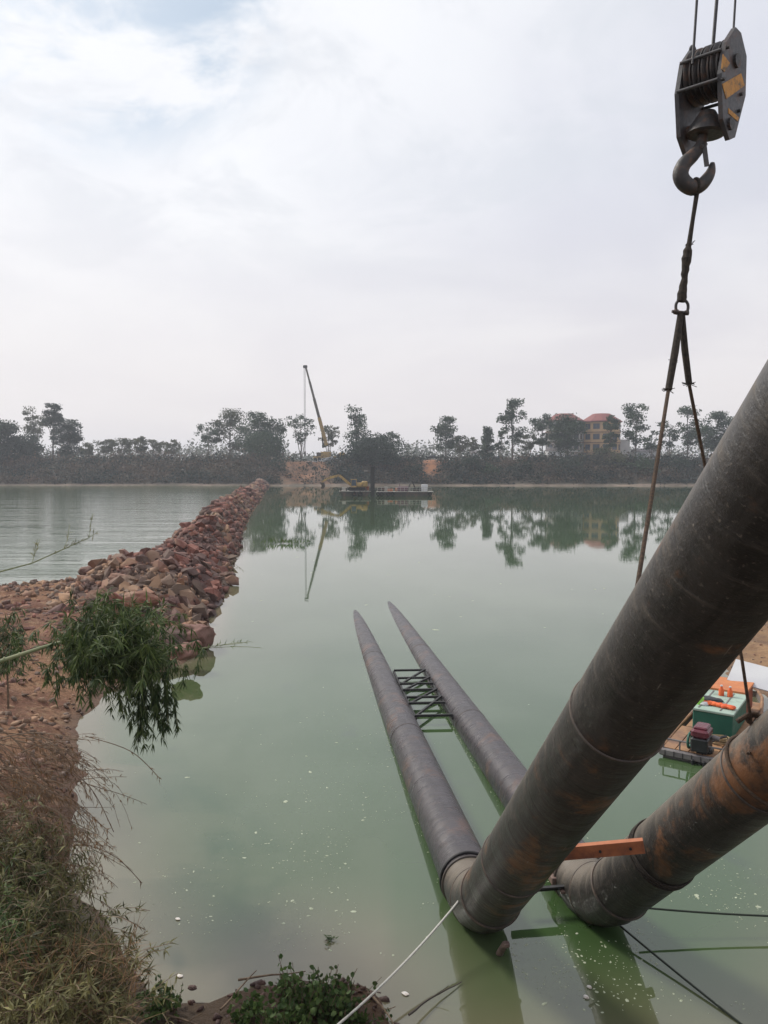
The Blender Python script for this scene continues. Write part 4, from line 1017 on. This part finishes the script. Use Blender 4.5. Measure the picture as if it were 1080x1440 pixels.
a = MB(); tpt = H(959, 442, .02); bR = H(969, 540, .05); a.tube([tpt, tpt.lerp(bR, .5) - V(.006, 0, 0), bR], [.024, .027, .025], 10); a.build('bandage', M_sling, legR, smooth=True)
kn_ = P(1056, 1010, Y=6.55)
a = MB(); a.tube([bR, P(992, 658, Y=6.4), P(1043, 925, Y=6.5), P(1054, 1000, Y=6.5), kn_], .0145, 8); a.build('wire_rope', M_slingrope, legR, smooth=True)
a = MB(); bristle(a, bR, 26, .06); a.build('frayed_ends', M_sling, legR)
# choker loop round the second raised pipe
cq = None
for i in range(500):
    q = e21 + dB2 * (i * .01); sc_ = P(1075, 1085, Y=q.y)
    dd_ = (sc_ - q).length
    if cq is None or dd_ < cq[0]: cq = (dd_, q)
cq = cq[1]
a = MB(); a.ring(cq, (dB2 + V(.12, .1, .05)).normalized(), PR + .018, .016, 48, 8); a.build('choker_loop', M_slingrope, legR, smooth=True)
a = MB(); a.ring(kn_ + V(.02, 0, 0), (.3, 1, .2), .05, .018, 16, 8); a.tube([kn_ + V(-.12, 0, -.03), kn_ + V(-.03, 0, .03), kn_ + V(.08, 0, .02), kn_ + V(.18, -.02, -.05)], .022, 8); a.build('knot', M_slingrope, legR, smooth=True)
a = MB(); a.tube([kn_, kn_ + V(0, -.03, -.25), P(1052, 1060, Y=kn_.y - .25)], .013, 8); a.build('rope_tail', M_slingrope, legR, smooth=True)

# ------------------------------------------------------------------ small work boat by the right bank
M_wood = simple('boat_plywood', (.36, .20, .10), (.28, .15, .08), 3, .7, .3, dirt=(.16, .09, .06))
M_boatmetal = simple('boat_grey_metal', (.16, .14, .14), (.22, .20, .19), 4, .5, .2, dirt=(.10, .07, .05))
M_green = simple('green_box_paint', (.015, .095, .065), (.02, .12, .08), 2, .5, .15)
M_boxtop = simple('pale_green_lid', (.36, .46, .38), (.30, .40, .34), 3, .6, .2, dirt=(.2, .25, .2))
M_orange = simple('life_vest_orange', (.75, .14, .03), (.62, .10, .03), 6, .7, .3)
M_lime = simple('lime_plastic', (.35, .75, .12), (.28, .6, .1), 5, .4, .1)
M_red = simple('red_brown_tarp', (.30, .07, .035), (.24, .06, .03), 3, .7, .3)
M_maroon = simple('motor_cowl_maroon', (.13, .022, .035), (.10, .02, .03), 3, .3, .05)
M_black = simple('black_plastic', (.015, .015, .017), (.025, .025, .027), 5, .45, .1)
hd = V(.57, .82, 0).normalized(); rt_ = V(hd.y, -hd.x, 0)
s_c = P(977, 1073, z=.0); s_c.z = -.16
boat = empty('work_boat', s_c, 'small wooden decked boat with railed stern moored at the right bank', 'boat')
def bp(f, r, z): return s_c + hd * f + rt_ * r + V(0, 0, z)
Bm = Matrix((rt_, hd, V(0, 0, 1))).transposed()
BW = .60; BL = 5.2
a = MB()
secs = [(0, BW, -.22), (1.6, BW + .04, -.24), (3.4, BW, -.22), (4.6, BW * .72, -.15), (BL, BW * .4, .08)]
vs = []
for f, w, zb in secs: vs += [bp(f, -w, .30), bp(f, -w * .86, zb), bp(f, w * .86, zb), bp(f, w, .30)]
fs = [(0, 1, 2, 3), tuple(4 * (len(secs) - 1) + k for k in (3, 2, 1, 0))]
for i in range(len(secs) - 1):
    for k in range(3): fs.append((4 * i + k + 1, 4 * i + k, 4 * i + 4 + k, 4 * i + 5 + k))
a.add(vs, fs); a.build('hull', M_boatmetal, boat)
for k in range(5):   # stern deck planks
    w = 2 * BW / 5; a = MB(); a.box(bp(.75, -BW + w * (k + .5), .325), (w - .02, 1.45, .04), Bm); a.build('deck_plank', M_wood, boat)
a = MB(); a.box(bp(2.9, 0, .29), (2 * BW - .12, 2.6, .04), Bm); a.build('floor_deck', M_wood, boat)
a = MB(); a.box(bp(-.02, 0, .27), (2 * BW + .1, .1, .13), Bm, bev=.02); a.build('transom_rail', M_boatmetal, boat)
a = MB()
for k in range(9): a.box(bp(-.078, -BW + .08 + k * .16, .27), (.012, .012, .11), Bm)
a.build('transom_ribs', M_blacksteel, boat)
for s in (-1, 1):
    a = MB(); pth = [bp(f, s * (w + .01), .33) for f, w, _ in secs]; a.tube(pth, .035, 8); a.build('gunwale', M_wood, boat)
posts = [(0, -BW + .03), (0, BW - .03), (.02, -.28), (.45, BW - .03), (.95, BW - .03)]
for f, r in posts:
    a = MB(); a.tube([bp(f, r, .30), bp(f, r, .52)], .016, 8); a.build('rail_post', M_boatmetal, boat)
a = MB(); a.tube([bp(0, -BW + .03, .52), bp(0, BW - .03, .52), bp(.98, BW - .03, .52)], .017, 8); a.build('top_rail', M_boatmetal, boat)
# outboard motor
mo = empty('outboard_motor', bp(.15, -.12, .3), 'outboard motor with maroon cowl on the boat stern', 'outboard motor')
mc = (.14, .06)
a = MB(); a.box(bp(mc[0], mc[1], 1.0), (.28, .40, .15), Bm, bev=.035); a.box(bp(mc[0] + .02, mc[1], 1.09), (.22, .32, .05), Bm, bev=.02); cowl = a.build('cowl', M_maroon, mo)
a = MB(); a.box(bp(mc[0] - .03, mc[1] + .02, 1.108), (.10, .14, .012), Bm); a.build('decal_patch', M_whit, cowl)
a = MB(); a.box(bp(mc[0], mc[1], .80), (.27, .40, .24), Bm, bev=.02); a.tube([bp(mc[0] - .16, mc[1] + .05, .86), bp(mc[0] - .19, mc[1] + .05, .86)], .05, 12); a.box(bp(mc[0] + .02, mc[1] - .12, .68), (.06, .12, .2), Bm); a.box(bp(mc[0] + .02, mc[1] + .02, .60), (.17, .24, .14), Bm, bev=.02); a.box(bp(mc[0] + .03, mc[1] + .13, .68), (.10, .2, .12), Bm, bev=.03); a.build('engine_block', M_black, mo)
a = MB(); a.tube([bp(mc[0] - .05, mc[1], .60), bp(mc[0] - .14, mc[1], .28), bp(mc[0] - .20, mc[1], -.25)], [.075, .06, .05], 12); a.build('drive_leg', M_black, mo, smooth=True)
a = MB(); a.box(bp(-.03, mc[1] - .09, .42), (.04, .14, .24), Bm, bev=.01); a.box(bp(-.03, mc[1] + .09, .42), (.04, .14, .24), Bm, bev=.01); a.build('clamp_bracket', M_black, mo)
a = MB(); a.ring(bp(mc[0], mc[1] - .19, .80), rt_, .13, .022, 24, 8); a.build('flywheel_guard', M_green, mo, smooth=True)
a = MB(); a.tube([bp(mc[0] + .15, mc[1] + .1, .78), bp(mc[0] + .45, mc[1] + .22, .80), bp(mc[0] + .6, mc[1] + .26, .78)], [.022, .02, .026], 10); a.build('tiller', M_black, mo, smooth=True)
a = MB(); a.tube([bp(mc[0] + .1, mc[1] + .15, .9), bp(mc[0] + .1, mc[1] + .26, .88)], .045, 10); a.build('fuel_cap', M_boatmetal, mo)
mo.location.z -= .30; mo.scale = (1.12, 1.12, 1.05)
# green chest
bx = empty('storage_box', bp(1.78, .02, .33), 'green storage box with pale lid on the boat deck', 'box')
a = MB(); a.box(bp(1.83, .07, .36 + .24), (.74, 1.50, .48), Bm, bev=.02); a.build('box_body', M_green, bx)
a = MB(); a.box(bp(1.83, .07, .86), (.80, 1.56, .05), Bm, bev=.01); a.build('lid', M_boxtop, bx)
for r in (-.2, .2):
    a = MB(); a.box(bp(1.83, r, .892), (.02, 1.4, .012), Bm); a.build('lid_strip', M_boatmetal, bx)
# things on the chest
def lumpy(c_, sz, seed, n=3):
    bm = bmesh.new(); bmesh.ops.create_icosphere(bm, subdivisions=n, radius=1)
    vs, fs = [], []
    for v_ in bm.verts:
        p = v_.co; k_ = 1 + .25 * mnoise.fractal(p * 1.6 + Vector((seed, 0, 0)), 1, 2, 3)
        vs.append(Vector(c_) + Bm @ Vector((p.x * sz[0] * k_, p.y * sz[1] * k_, p.z * sz[2] * k_)))
    fs = [tuple(v.index for v in f.verts) for f in bm.faces]; bm.free(); return vs, fs
a = MB()
for k in range(6): 
    vs, fs = lumpy(bp(1.41 + .03 * math.sin(k), -.16 + k * .10, 0.92+0), (.10, .09, .045), k, 2); a.add(vs, fs)
o = a.build('life_vest', M_orange, None, loc=bp(1.43, .1, 0.89+0), smooth=True); tag(o, 'bright orange life vest lying across the green box lid', 'life vest')
lj = empty('plastic_jug', bp(1.4, -.24, 0.89+0), 'lime green plastic jug at the left corner of the green box lid', 'jug')
a = MB(); a.tube([bp(1.4, -.24, 0.886+0), bp(1.4, -.24, 1.02+0), bp(1.4, -.24, 1.06+0), bp(1.4, -.24, 1.09+0)], [.085, .085, .05, .03], 16); a.build('jug_body', M_lime, lj, smooth=True)
a = MB(); a.tube([bp(1.4, -.24, 1.09+0), bp(1.4, -.24, 1.12+0)], .034, 12); a.build('cap', M_whit, lj)
a = MB(); vs, fs = lumpy(bp(1.73, -.10, 0.92+0), (.24, .13, .05), 9); a.add(vs, fs); o = a.build('dark_jacket', M_black, None, loc=bp(1.73, -.10, 0.88+0), smooth=True); tag(o, 'crumpled black jacket on the green box lid', 'jacket')
a = MB(); vs, fs = lumpy(bp(1.37, -.14, 0.91+0), (.09, .09, .05), 12, 2); a.add(vs, fs); o = a.build('white_bag', M_whit, None, loc=bp(1.37, -.14, 0.88+0), smooth=True); tag(o, 'small crumpled white plastic bag next to the lime jug', 'bag')
for k, r in enumerate((.0, .17)):
    bt = empty('red_bottle', bp(2.26, r, 0.886+0), ('left' if k == 0 else 'right') + ' one of two red bottles at the back of the green box lid', 'bottle', 'red bottles on the box lid')
    a = MB(); a.tube([bp(2.26, r, 0.886+0), bp(2.26, r, 1+0), bp(2.26, r, 1.04+0), bp(2.26, r, 1.08+0)], [.055, .055, .03, .022], 14); a.build('bottle_body', M_orange, bt, smooth=True)
    a = MB(); a.tube([bp(2.26, r, 1.08+0), bp(2.26, r, 1.105+0)], .025, 10); a.build('cap', M_whit, bt)
# red hutch with white board in the bow
ht = empty('bow_locker', bp(3.18, 0, .33), 'red brown locker in the boat bow behind the green box', 'locker')
a = MB(); a.box(bp(3.13, .02, .60), (.74, 1.0, .5), Bm, bev=.02); a.build('locker_body', M_red, ht)
a = MB(); a.box(bp(3.13, .02, 0.90), (.80, 1.05, .05), Bm); a.build('locker_top', simple('locker_orange_top', (.55, .20, .07), (.45, .15, .06), 3, .7, .2), ht)
a = MB(); rot = Bm @ Matrix.Rotation(R(8), 3, 'Y') @ Matrix.Rotation(R(24), 3, 'X'); a.box(bp(3.80, .38, 1.02), (.95, .8, .025), rot); o = a.build('white_board', M_whit, None, loc=bp(3.63, .35, 1.02+0)); tag(o, 'white board lying tilted on the bow locker', 'board')
# rope coil and clutter on the stern deck
a = MB()
for k in range(5): a.ring(bp(.85, .25, .36 + .022 * k), (random.uniform(-.1, .1), random.uniform(-.1, .1), 1), .16 + .02 * math.sin(k * 2), .014, 24, 6)
o = a.build('rope_coil', M_whiterope, None, loc=bp(.85, .25, .345), smooth=True); o.data.materials[0] = simple('tan_rope', (.30, .22, .12), (.22, .16, .09), 40, .9, .5); tag(o, 'coiled tan rope on the boat stern deck beside the green box', 'rope')

# ------------------------------------------------------------------ foreground vegetation
def blade(mb, p, d, up, L, w, tone, mat=0):
    d = d.normalized(); s = d.cross(up)
    if s.length < 1e-3: s = d.cross(V(1, 0, 0))
    s.normalize(); u2 = s.cross(d); m1 = p + d * L * .35 + u2 * L * .04; 
    mb.add([p, m1 - s * w / 2, p + d * L - u2 * L * .12, m1 + s * w / 2, m1 + V(0, 0, -w * .12)], [(0, 1, 4), (1, 2, 4), (2, 3, 4), (3, 0, 4)], mat, tone)
def rv3(r=random): return V(r.gauss(0, 1), r.gauss(0, 1), r.gauss(0, 1)).normalized()
def branch_path(a, d, L, droop, n=10, wig=.05):
    pts = [Vector(a)]; d = Vector(d).normalized()
    for i in range(n):
        d = (d + V(0, 0, -droop / n) + rv3() * wig).normalized(); pts.append(pts[-1] + d * L / n)
    return pts
def leafy(tw, lf, pts, n, L, w, tone0, spread=.9, cluster=3, downward=.3, start=.2):
    m = len(pts) - 1
    for i in range(n):
        f = (start + (1 - start) * random.random()) * m; k = min(int(f), m - 1); p = pts[k].lerp(pts[k + 1], f - k); ax = (pts[k + 1] - pts[k]).normalized()
        for c_ in range(cluster):
            d = (ax * .7 + rv3() * spread + V(0, 0, -downward)).normalized(); t = min(1, max(0, tone0 + random.gauss(0, .22)))
            blade(lf, p, d, V(0, 0, 1) + rv3() * .6, L * random.uniform(.6, 1.25), w * random.uniform(.7, 1.2), t)
def plant(name, loc, label, cat, twm, lfm, tw, lf, group=None):
    root = empty(name, loc, label, cat, group); tag(tw.build('twigs', twm, root), kind='stuff'); o = lf.build('foliage', lfm, root); tag(o, kind='stuff'); return root

# bamboo clump leaning over the ground: a culm from the left with a dense green head
tw, lf = MB(), MB(); c0 = P(-60, 946, Y=9.4); c1 = P(0, 930, Y=9.6); c2_ = P(110, 896, Y=10); c3 = P(170, 890, Y=10.3)
cp = [c0, c1, c1.lerp(c2_, .5) + V(0, 0, .01), c2_, c3, P(262, 912, Y=10.6)]
tw.tube(cp, [.028, .026, .023, .020, .012, .006], 10)
for k in range(9): 
    f = k / 8; q = c0.lerp(c2_, f); tw.tube([q - (c2_ - c0).normalized() * .008, q + (c2_ - c0).normalized() * .008], .029 - .006 * f, 10)
random.seed(21)
for i in range(520):       # dense head
    c_ = P(random.gauss(160, 36), random.gauss(908, 24), Y=10.2 + random.gauss(0, .45))
    d = V(random.gauss(.15, .6), random.gauss(0, .5), random.gauss(.1, .6)); pts = branch_path(c_, d, random.uniform(.15, .4), .9, 6, .15)
    tw.tube(pts, .003, 4, caps=False); leafy(tw, lf, pts, 9, .17, .022, .35 + .4 * (915 - 0 - 0 > 0) * random.random() - .1, .8, 3, .5, .0)
for i in range(26):       # drooping tassel towards the water
    a0 = P(random.uniform(190, 235), random.uniform(930, 965), Y=9.9); pts = branch_path(a0, V(random.uniform(-.1, .25), 0, -.7), random.uniform(.5, .95), .6, 8, .08)
    tw.tube(pts, .003, 4, caps=False); leafy(tw, lf, pts, 17, .15, .02, .3, .8, 3, .4, .1)
for i in range(5):
    a0 = P(150 + 12 * i, 955, Y=9.9); pts = branch_path(a0, V(.1, 0, -.7), .5, .5, 6, .1); tw.tube(pts, .003, 4, caps=False); leafy(tw, lf, pts, 8, .14, .018, .3, .8, 3, .4)
for i in range(3):       # long thin sprig over the water
    a0 = P(258, 914, Y=10.3); pts = branch_path(a0, V(1, 0, .05 + .04 * i), 1.05 - .12 * i, .0, 10, .05); tw.tube(pts, .0035, 4, caps=False); leafy(tw, lf, pts, 12, .085, .009, .75, .7, 2, -.1)
plant('bamboo_plant', V(c1.x - .6, 9.4, gz(c1.x - .6, 9.4)), 'leaning bamboo with dense dark green head and tassel drooping over the water', 'bamboo', M_culm, M_bamboo_leaf, tw, lf)
# left edge small green bush
tw, lf = MB(), MB()
bx0 = P(10, 935, Y=13.5)
for i in range(60):
    c_ = P(random.gauss(12, 16), random.gauss(902, 18), Y=13.5 + random.gauss(0, .4)); pts = branch_path(c_ - V(0, 0, .1), rv3() + V(0, 0, .3), .4, .8, 5, .1); tw.tube(pts, .003, 4, caps=False); leafy(tw, lf, pts, 8, .18, .022, .35, .9, 3, .4, 0)
tw.tube([bx0 - V(0, 0, .8), bx0, P(12, 905, Y=13.5)], [.02, .015, .008], 6)
plant('green_bush', bx0 - V(0, 0, .8), 'dark green leafy bush at the left edge on the red earth', 'bush', M_twig, M_bamboo_leaf, tw, lf)
# arching twig at upper left over the river
tw, lf = MB(), MB(); t0_ = P(-40, 815, Y=9); pts = [t0_, P(0, 804, Y=9), P(45, 792, Y=9), P(90, 772, Y=9.1), P(125, 756, Y=9.2), P(138, 748, Y=9.2)]
tw.tube(pts, [.012, .010, .008, .006, .004, .002], 6); leafy(tw, lf, pts[2:], 26, .085, .010, .6, .9, 2, -.2)
for k in range(4):
    q = branch_path(pts[2 + k % 3], V(.3, 0, .9), .3, 0, 5, .15); tw.tube(q, .003, 4, caps=False); leafy(tw, lf, q, 6, .08, .01, .6, .8, 2, -.2)
plant('bamboo_sprig', t0_, 'thin bamboo sprig arching over the rippled river at left', 'bamboo', M_culm, M_olive_leaf, tw, lf)
# dry twiggy shrub
random.seed(33)
tw, lf = MB(), MB(); root_ = P(-10, 1150, Y=7.2)
for i in range(105):
    a0 = P(random.uniform(-60, 60), random.uniform(1020, 1230), Y=7.6 + random.uniform(-.7, .7))
    d = V(random.uniform(.4, 1), random.uniform(-.3, .3), random.uniform(-.65, .4)); L = random.uniform(.5, 1.25)
    pts = branch_path(a0, d, L, random.uniform(.3, 1.0), 10, .09); tw.tube(pts, [.006 - .0004 * k for k in range(11)], 4, caps=False)
    for k in range(5):
        q = branch_path(pts[3 + k], (pts[4 + k] - pts[3 + k]).normalized() + rv3() * .6 + V(0, 0, -.2), L * .35, .7, 5, .12); tw.tube(q, .0022, 3, caps=False)
        leafy(tw, lf, q, 3, .065, .008, .45, .8, 2, .4)
    leafy(tw, lf, pts, 8, .07, .009, .5, .9, 2, .3, .4)
for (sx, sy, ex_, ey, dz) in ((60, 1120, 150, 1350, 0), (95, 1180, 200, 1242, 0), (80, 1275, 205, 1308, 0), (70, 1060, 160, 1170, 0), (120, 1035, 225, 1095, 0)):
    a0, a1 = P(sx, sy, Y=7.4), P(ex_, ey, Y=7.3); mid = (a0 + a1) / 2 + V(.08, 0, .06); pts, _ = smooth_path([a0, mid, a1], [1, 1, 1], 6); tw.tube(pts, .0045, 4, caps=False); leafy(tw, lf, pts, 7, .07, .01, .3, .7, 1, .3, .5)
plant('dry_shrub', V(root_.x - .4, 7.2, gz(root_.x - .4, 7.2)), 'dry reddish brown twiggy shrub overhanging the water at lower left', 'shrub', M_twig, M_dry_leaf, tw, lf)
# olive scrub, bottom left
random.seed(44)
def scrub(cx_, cy_, sx_, sy_, Y, n, tone, label, mat, seedL, extra=0):
    tw, lf = MB(), MB()
    for i in range(n):
        px = random.gauss(cx_, sx_); py = random.gauss(cy_, sy_); yy_ = Y + random.gauss(0, .45)
        a0 = P(px, py + 12, Y=yy_); d = V(random.gauss(.15, .5), random.gauss(0, .4), random.uniform(-.1, 1))
        pts = branch_path(a0, d, random.uniform(.18, .42), random.uniform(.4, 1.3), 6, .12); tw.tube(pts, .0028, 3, caps=False)
        leafy(tw, lf, pts, 8, .10, .016, tone + .3 * random.random(), .9, 2, .3, 0)
    b = P(cx_, cy_ + 60, Y=Y); b.z = gz(b.x, b.y)
    for i in range(8):
        a0 = V(b.x + random.gauss(0, .15), b.y, b.z); tw.tube([a0, a0.lerp(P(random.gauss(cx_, sx_), cy_, Y=Y), .6), P(random.gauss(cx_, sx_), random.gauss(cy_, sy_), Y=Y)], [.012, .008, .004], 5)
    return plant('shrub', b, label, 'shrub', M_twig, mat, tw, lf, 'shrubs on the near bank')
scrub(20, 1215, 34, 34, 7.2, 260, .15, 'dark olive shrub at the left edge beneath the dry twigs', M_olive_leaf, 1)
scrub(45, 1310, 45, 40, 6.6, 420, .15, 'large dark green olive shrub in the lower left corner', M_olive_leaf, 2)
scrub(125, 1370, 26, 30, 6.6, 230, .45, 'yellow olive shrub at the water edge in the lower left', M_olive_leaf, 3)
scrub(40, 1410, 60, 24, 5.8, 260, .5, 'grassy brown shrub along the bottom left edge of the view', M_olive_leaf, 4)
scrub(8, 1290, 14, 26, 6.3, 70, .3, 'small bright green shrub at the left edge of the lower bank', M_bamboo_leaf, 5)
# dry grass blades mass
random.seed(50); lf = MB()
for i in range(900):
    px = random.uniform(-20, 190); py = random.uniform(1330, 1450); a0 = P(px, py, Y=5.7 + random.uniform(-.5, .8)); d = V(random.gauss(.3, .5), random.gauss(0, .3), random.uniform(.2, 1)); blade(lf, a0, d, V(0, 0, 1), random.uniform(.12, .4), .006, random.random())
o = lf.build('dry_grass', M_dry_leaf, None); tag(o, kind='stuff')
# low weeds at the bottom edge, each a plant
def weed(px, py, w, h, n, label, seed, z=.25):
    random.seed(seed); tw, lf = MB(), MB(); b = P(px, py, z=z); sc_ = b.y / FPX
    for i in range(n):
        dx = random.gauss(0, w * .4) * sc_; dyy = random.gauss(0, .12); a0 = b + V(dx * .6, dyy * .5, -.1); top = b + V(dx, dyy, random.uniform(.1, 1) * h)
        pts = [a0, a0.lerp(top, .5) + rv3() * .02, top]; tw.tube(pts, .003, 4, caps=False)
        for k in range(7):
            p = a0.lerp(top, random.uniform(.35, 1)) + rv3() * .035; d = rv3() + V(0, -.2, .35); L = random.uniform(.04, .075)
            d.normalize(); s = d.cross(rv3()).normalized(); u2 = s.cross(d); tn_ = random.random()
            lf.add([p, p + d * L * .3 - s * L * .38, p + d * L * .75 - s * L * .3, p + d * L, p + d * L * .75 + s * L * .3, p + d * L * .3 + s * L * .38, p + d * L * .5 - u2 * L * .1], [(0, 1, 6), (1, 2, 6), (2, 3, 6), (3, 4, 6), (4, 5, 6), (5, 0, 6)], 0, tn_)
    return plant('weed', b - V(0, 0, .1), label, 'weed', M_twig, M_weed, tw, lf, 'leafy weeds on the near shore')
weed(432, 1416, 84, .34, 110, 'bright leafy weed clump at the bottom centre shore', 1, .12)
weed(482, 1428, 56, .22, 44, 'leafy weed beside the white rope at the bottom', 2, .1)
weed(350, 1428, 40, .18, 22, 'small leafy weed left of the bright clump at the bottom', 3, .12)
weed(225, 1415, 44, .22, 34, 'leafy weed at the corner between bank and water, lower left', 4, .15)
weed(410, 1436, 80, .18, 30, 'low weed on the mud under the bright clump', 5, .2)
weed(505, 1436, 60, .1, 16, 'sparse weed at the mud tip right of the white rope', 6, .06)
# dead sticks, and a tube added in place of the white rope reflection
random.seed(61)
for k, (x0, y0, x1, y1) in enumerate(((310, 1420, 366, 1372), (335, 1378, 430, 1366), (525, 1402, 560, 1438), (575, 1427, 642, 1376), (230, 1428, 300, 1436), (455, 1382, 505, 1425))):
    a0, a1 = P(x0, y0, z=.10), P(x1, y1, z=.13 if k != 3 else .02); pts = branch_path(a0, a1 - a0, (a1 - a0).length, 0, 8, .08); a = MB(); a.tube(pts, [.013 - .001 * i for i in range(9)], 6)
    q = branch_path(pts[4], (a1 - a0).normalized() + rv3() * .7, .18, 0, 4, .1); a.tube(q, .004, 4)
    lab = ('dead stick leaning into the water left of the weeds', 'thin dead branch above the bright weed clump', 'dark wet stick right of the white rope', 'thin dark tube standing in for the white rope reflection, beside the left pipe reflection', 'dead stick along the bottom shore near the lower left weed', 'curved dead stick right of the bright weed clump')[k]
    o = a.build('stick_or_reflection', M_twig if k != 3 else M_barkdark, None, loc=a0); tag(o, lab, 'stick')
# bricks of litter on the shore
for k, (px, py, s, m_, lab) in enumerate(((270, 1389, .07, M_boulder, 'orange brown stone by the weed at lower left'), (399, 1392, .05, M_boulder, 'small orange stone left of the bright weed clump'), (400, 1434, .06, M_boulder, 'orange stone at the bottom edge under the weeds'))):
    o = bpy.data.objects.new('stone', BOULDERS[k]); COL.objects.link(o); o.location = P(px, py, z=.12); o.scale = (s * 1.5, s, s); tag(o, lab, 'stone')

# ------------------------------------------------------------------ floating scum, foam and litter
random.seed(71)
M_foam = simple('foam_scum', (.42, .45, .34), (.30, .33, .22), 20, .8, .2)
M_styro = simple('white_foam_block', (.75, .72, .68), (.6, .52, .45), 20, .8, .2)
fb = MB()
def blob(mb, x, y, r, z=.004):
    n = random.randint(5, 8); st_ = random.uniform(1, 2.2); an0 = random.uniform(0, 3.14); vs = [(x, y, z + r * .05)]
    for k in range(n):
        an = 6.283 * k / n; rr_ = r * random.uniform(.5, 1.1); u_, v_ = math.cos(an) * rr_ * st_, math.sin(an) * rr_
        vs.append((x + u_ * math.cos(an0) - v_ * math.sin(an0), y + u_ * math.sin(an0) + v_ * math.cos(an0), z - .003))
    mb.add(vs, [(0, 1 + k, 1 + (k + 1) % n) for k in range(n)], 0, random.random())
def near_pipe(x, y):
    for A, F in ((A1, F1), (A2, F2)):
        e = F - A; t = ((x - A.x) * e.x + (y - A.y) * e.y) / (e.x ** 2 + e.y ** 2); t = min(1, max(0, t)); 
        if math.hypot(x - A.x - e.x * t, y - A.y - e.y * t) < PR + .02: return True
    return False
for i in range(2300):
    q = random.random()
    if q < .30: px, py = random.gauss(990, 70), random.gauss(1290, 80)
    elif q < .55: px, py = random.gauss(490, 60), random.gauss(1150, 90)
    elif q < .70: px, py = random.uniform(700, 900), random.gauss(1360, 50)
    elif q < .86: px, py = random.gauss(330, 110), random.gauss(1270, 60)
    else: px, py = random.uniform(150, 1080), random.uniform(980, 1440)
    if py < 900: continue
    p = P(px, py, z=.004)
    if near_pipe(p.x, p.y) or p.y < 7.4: continue
    if vnoise(np.array([p.x * 1.1]), np.array([p.y * 1.1]))[0] < .42: continue
    if sdist(np.array([p.x]), np.array([p.y]), LAND)[0] > -.4: continue
    blob(fb, p.x, p.y, random.lognormvariate(-4.95, .5))
for i in range(60):
    p = P(random.uniform(340, 1000), random.uniform(720, 900), z=.004); blob(fb, p.x, p.y, random.uniform(.03, .09))
# scum caught along the pipes
for A, dF in ((A1, dF1), (A2, dF2)):
    for i in range(240):
        t = random.uniform(.8, 16); s = random.choice((-1, 1)); p = A + dF * t; sd_ = dF.cross(V(0, 0, 1)).normalized(); w_ = math.sqrt(max(0, PR ** 2 - p.z ** 2)) + random.uniform(.015, .10)
        blob(fb, p.x + sd_.x * s * w_, p.y + sd_.y * s * w_, random.uniform(.004, .014))
o = fb.build('floating_scum', M_foam, None); tag(o, kind='stuff')
for k, (px, py, s, lab) in enumerate(((829, 1388, .028, 'small orange white foam piece floating between the pipe reflections'), (824, 1402, .032, 'white foam lump floating below the orange one on the dark reflection'),
        (188, 1373, .03, 'pale leaf scrap floating near the lower left weeds, left of the round one'), (253, 1372, .04, 'round pale scrap floating near the lower left weeds'), (250, 1292, .035, 'tan leaf floating off the lower left shrub'), (570, 1397, .04, 'pinkish litter scrap floating left of the left pipe reflection'))):
    a = MB(); p = P(px, py, z=.01); vs, fs = lumpy(p, (s, s * .7, s * (.55 if k < 2 else .15)), k, 2); a.add(vs, fs); o = a.build('floating_scrap', M_styro, None, loc=p); tag(o, lab, 'litter')
# floating dark leaf cluster
tw, lf = MB(), MB(); p = P(463, 1322, z=.015)
for i in range(22): blade(lf, p + V(random.gauss(0, .03), random.gauss(0, .03), random.uniform(0, .02)), V(random.gauss(0, 1), random.gauss(0, 1), .25), V(0, 0, 1), .06, .02, random.random() * .4)
tw.tube([p - V(.05, 0, .005), p + V(.06, .01, .01)], .004, 4)
plant('floating_plant', p, 'small dark leafy plant floating alone in the green water', 'plant', M_twig, M_weed, tw, lf)
# reeds out by the dam
tw, lf = MB(), MB(); random.seed(82); p = P(398, 764, z=.02)
for i in range(70): blade(lf, p + V(random.gauss(0, .7), random.gauss(0, .5), 0), V(random.gauss(0, .5), 0, 1), V(0, 1, 0), random.uniform(.2, .6), .05, random.random())
tw.tube([p, p + V(0, 0, .3)], .02, 4); plant('water_weed', p, 'pale green water weed sticking up beside the rock dam', 'plant', M_twig, M_weed, tw, lf)
tw, lf = MB(), MB()
for q_ in ((318, 800), (325, 788), (312, 812)):
    p = P(*q_, z=.02); pts = branch_path(p, V(.5, .2, .6), .9, .5, 6, .15); tw.tube(pts, .008, 4); leafy(tw, lf, pts, 12, .2, .02, .6, .8, 2, 0, 0)
plant('twig_shrub', P(318, 800, z=0), 'thin twiggy sprigs growing from the dam foot over the still water', 'shrub', M_twig, M_olive_leaf, tw, lf)

# ------------------------------------------------------------------ haze
HAZE = 0.0005
hm = bpy.data.materials.new('haze_air'); hm.use_nodes = True; hm.node_tree.nodes.clear()
pv = hm.node_tree.nodes.new('ShaderNodeVolumePrincipled'); pv.inputs['Density'].default_value = HAZE; pv.inputs['Color'].default_value = (.86, .90, .98, 1); pv.inputs['Anisotropy'].default_value = .3
ho = hm.node_tree.nodes.new('ShaderNodeOutputMaterial'); hm.node_tree.links.new(pv.outputs[0], ho.inputs['Volume'])
a = MB(); a.box((0, 695, 23), (2860, 1550, 50)); o = a.build('haze', hm, None); tag(o, kind='stuff')
hm.cycles.homogeneous_volume = True if hasattr(hm.cycles, 'homogeneous_volume') else None
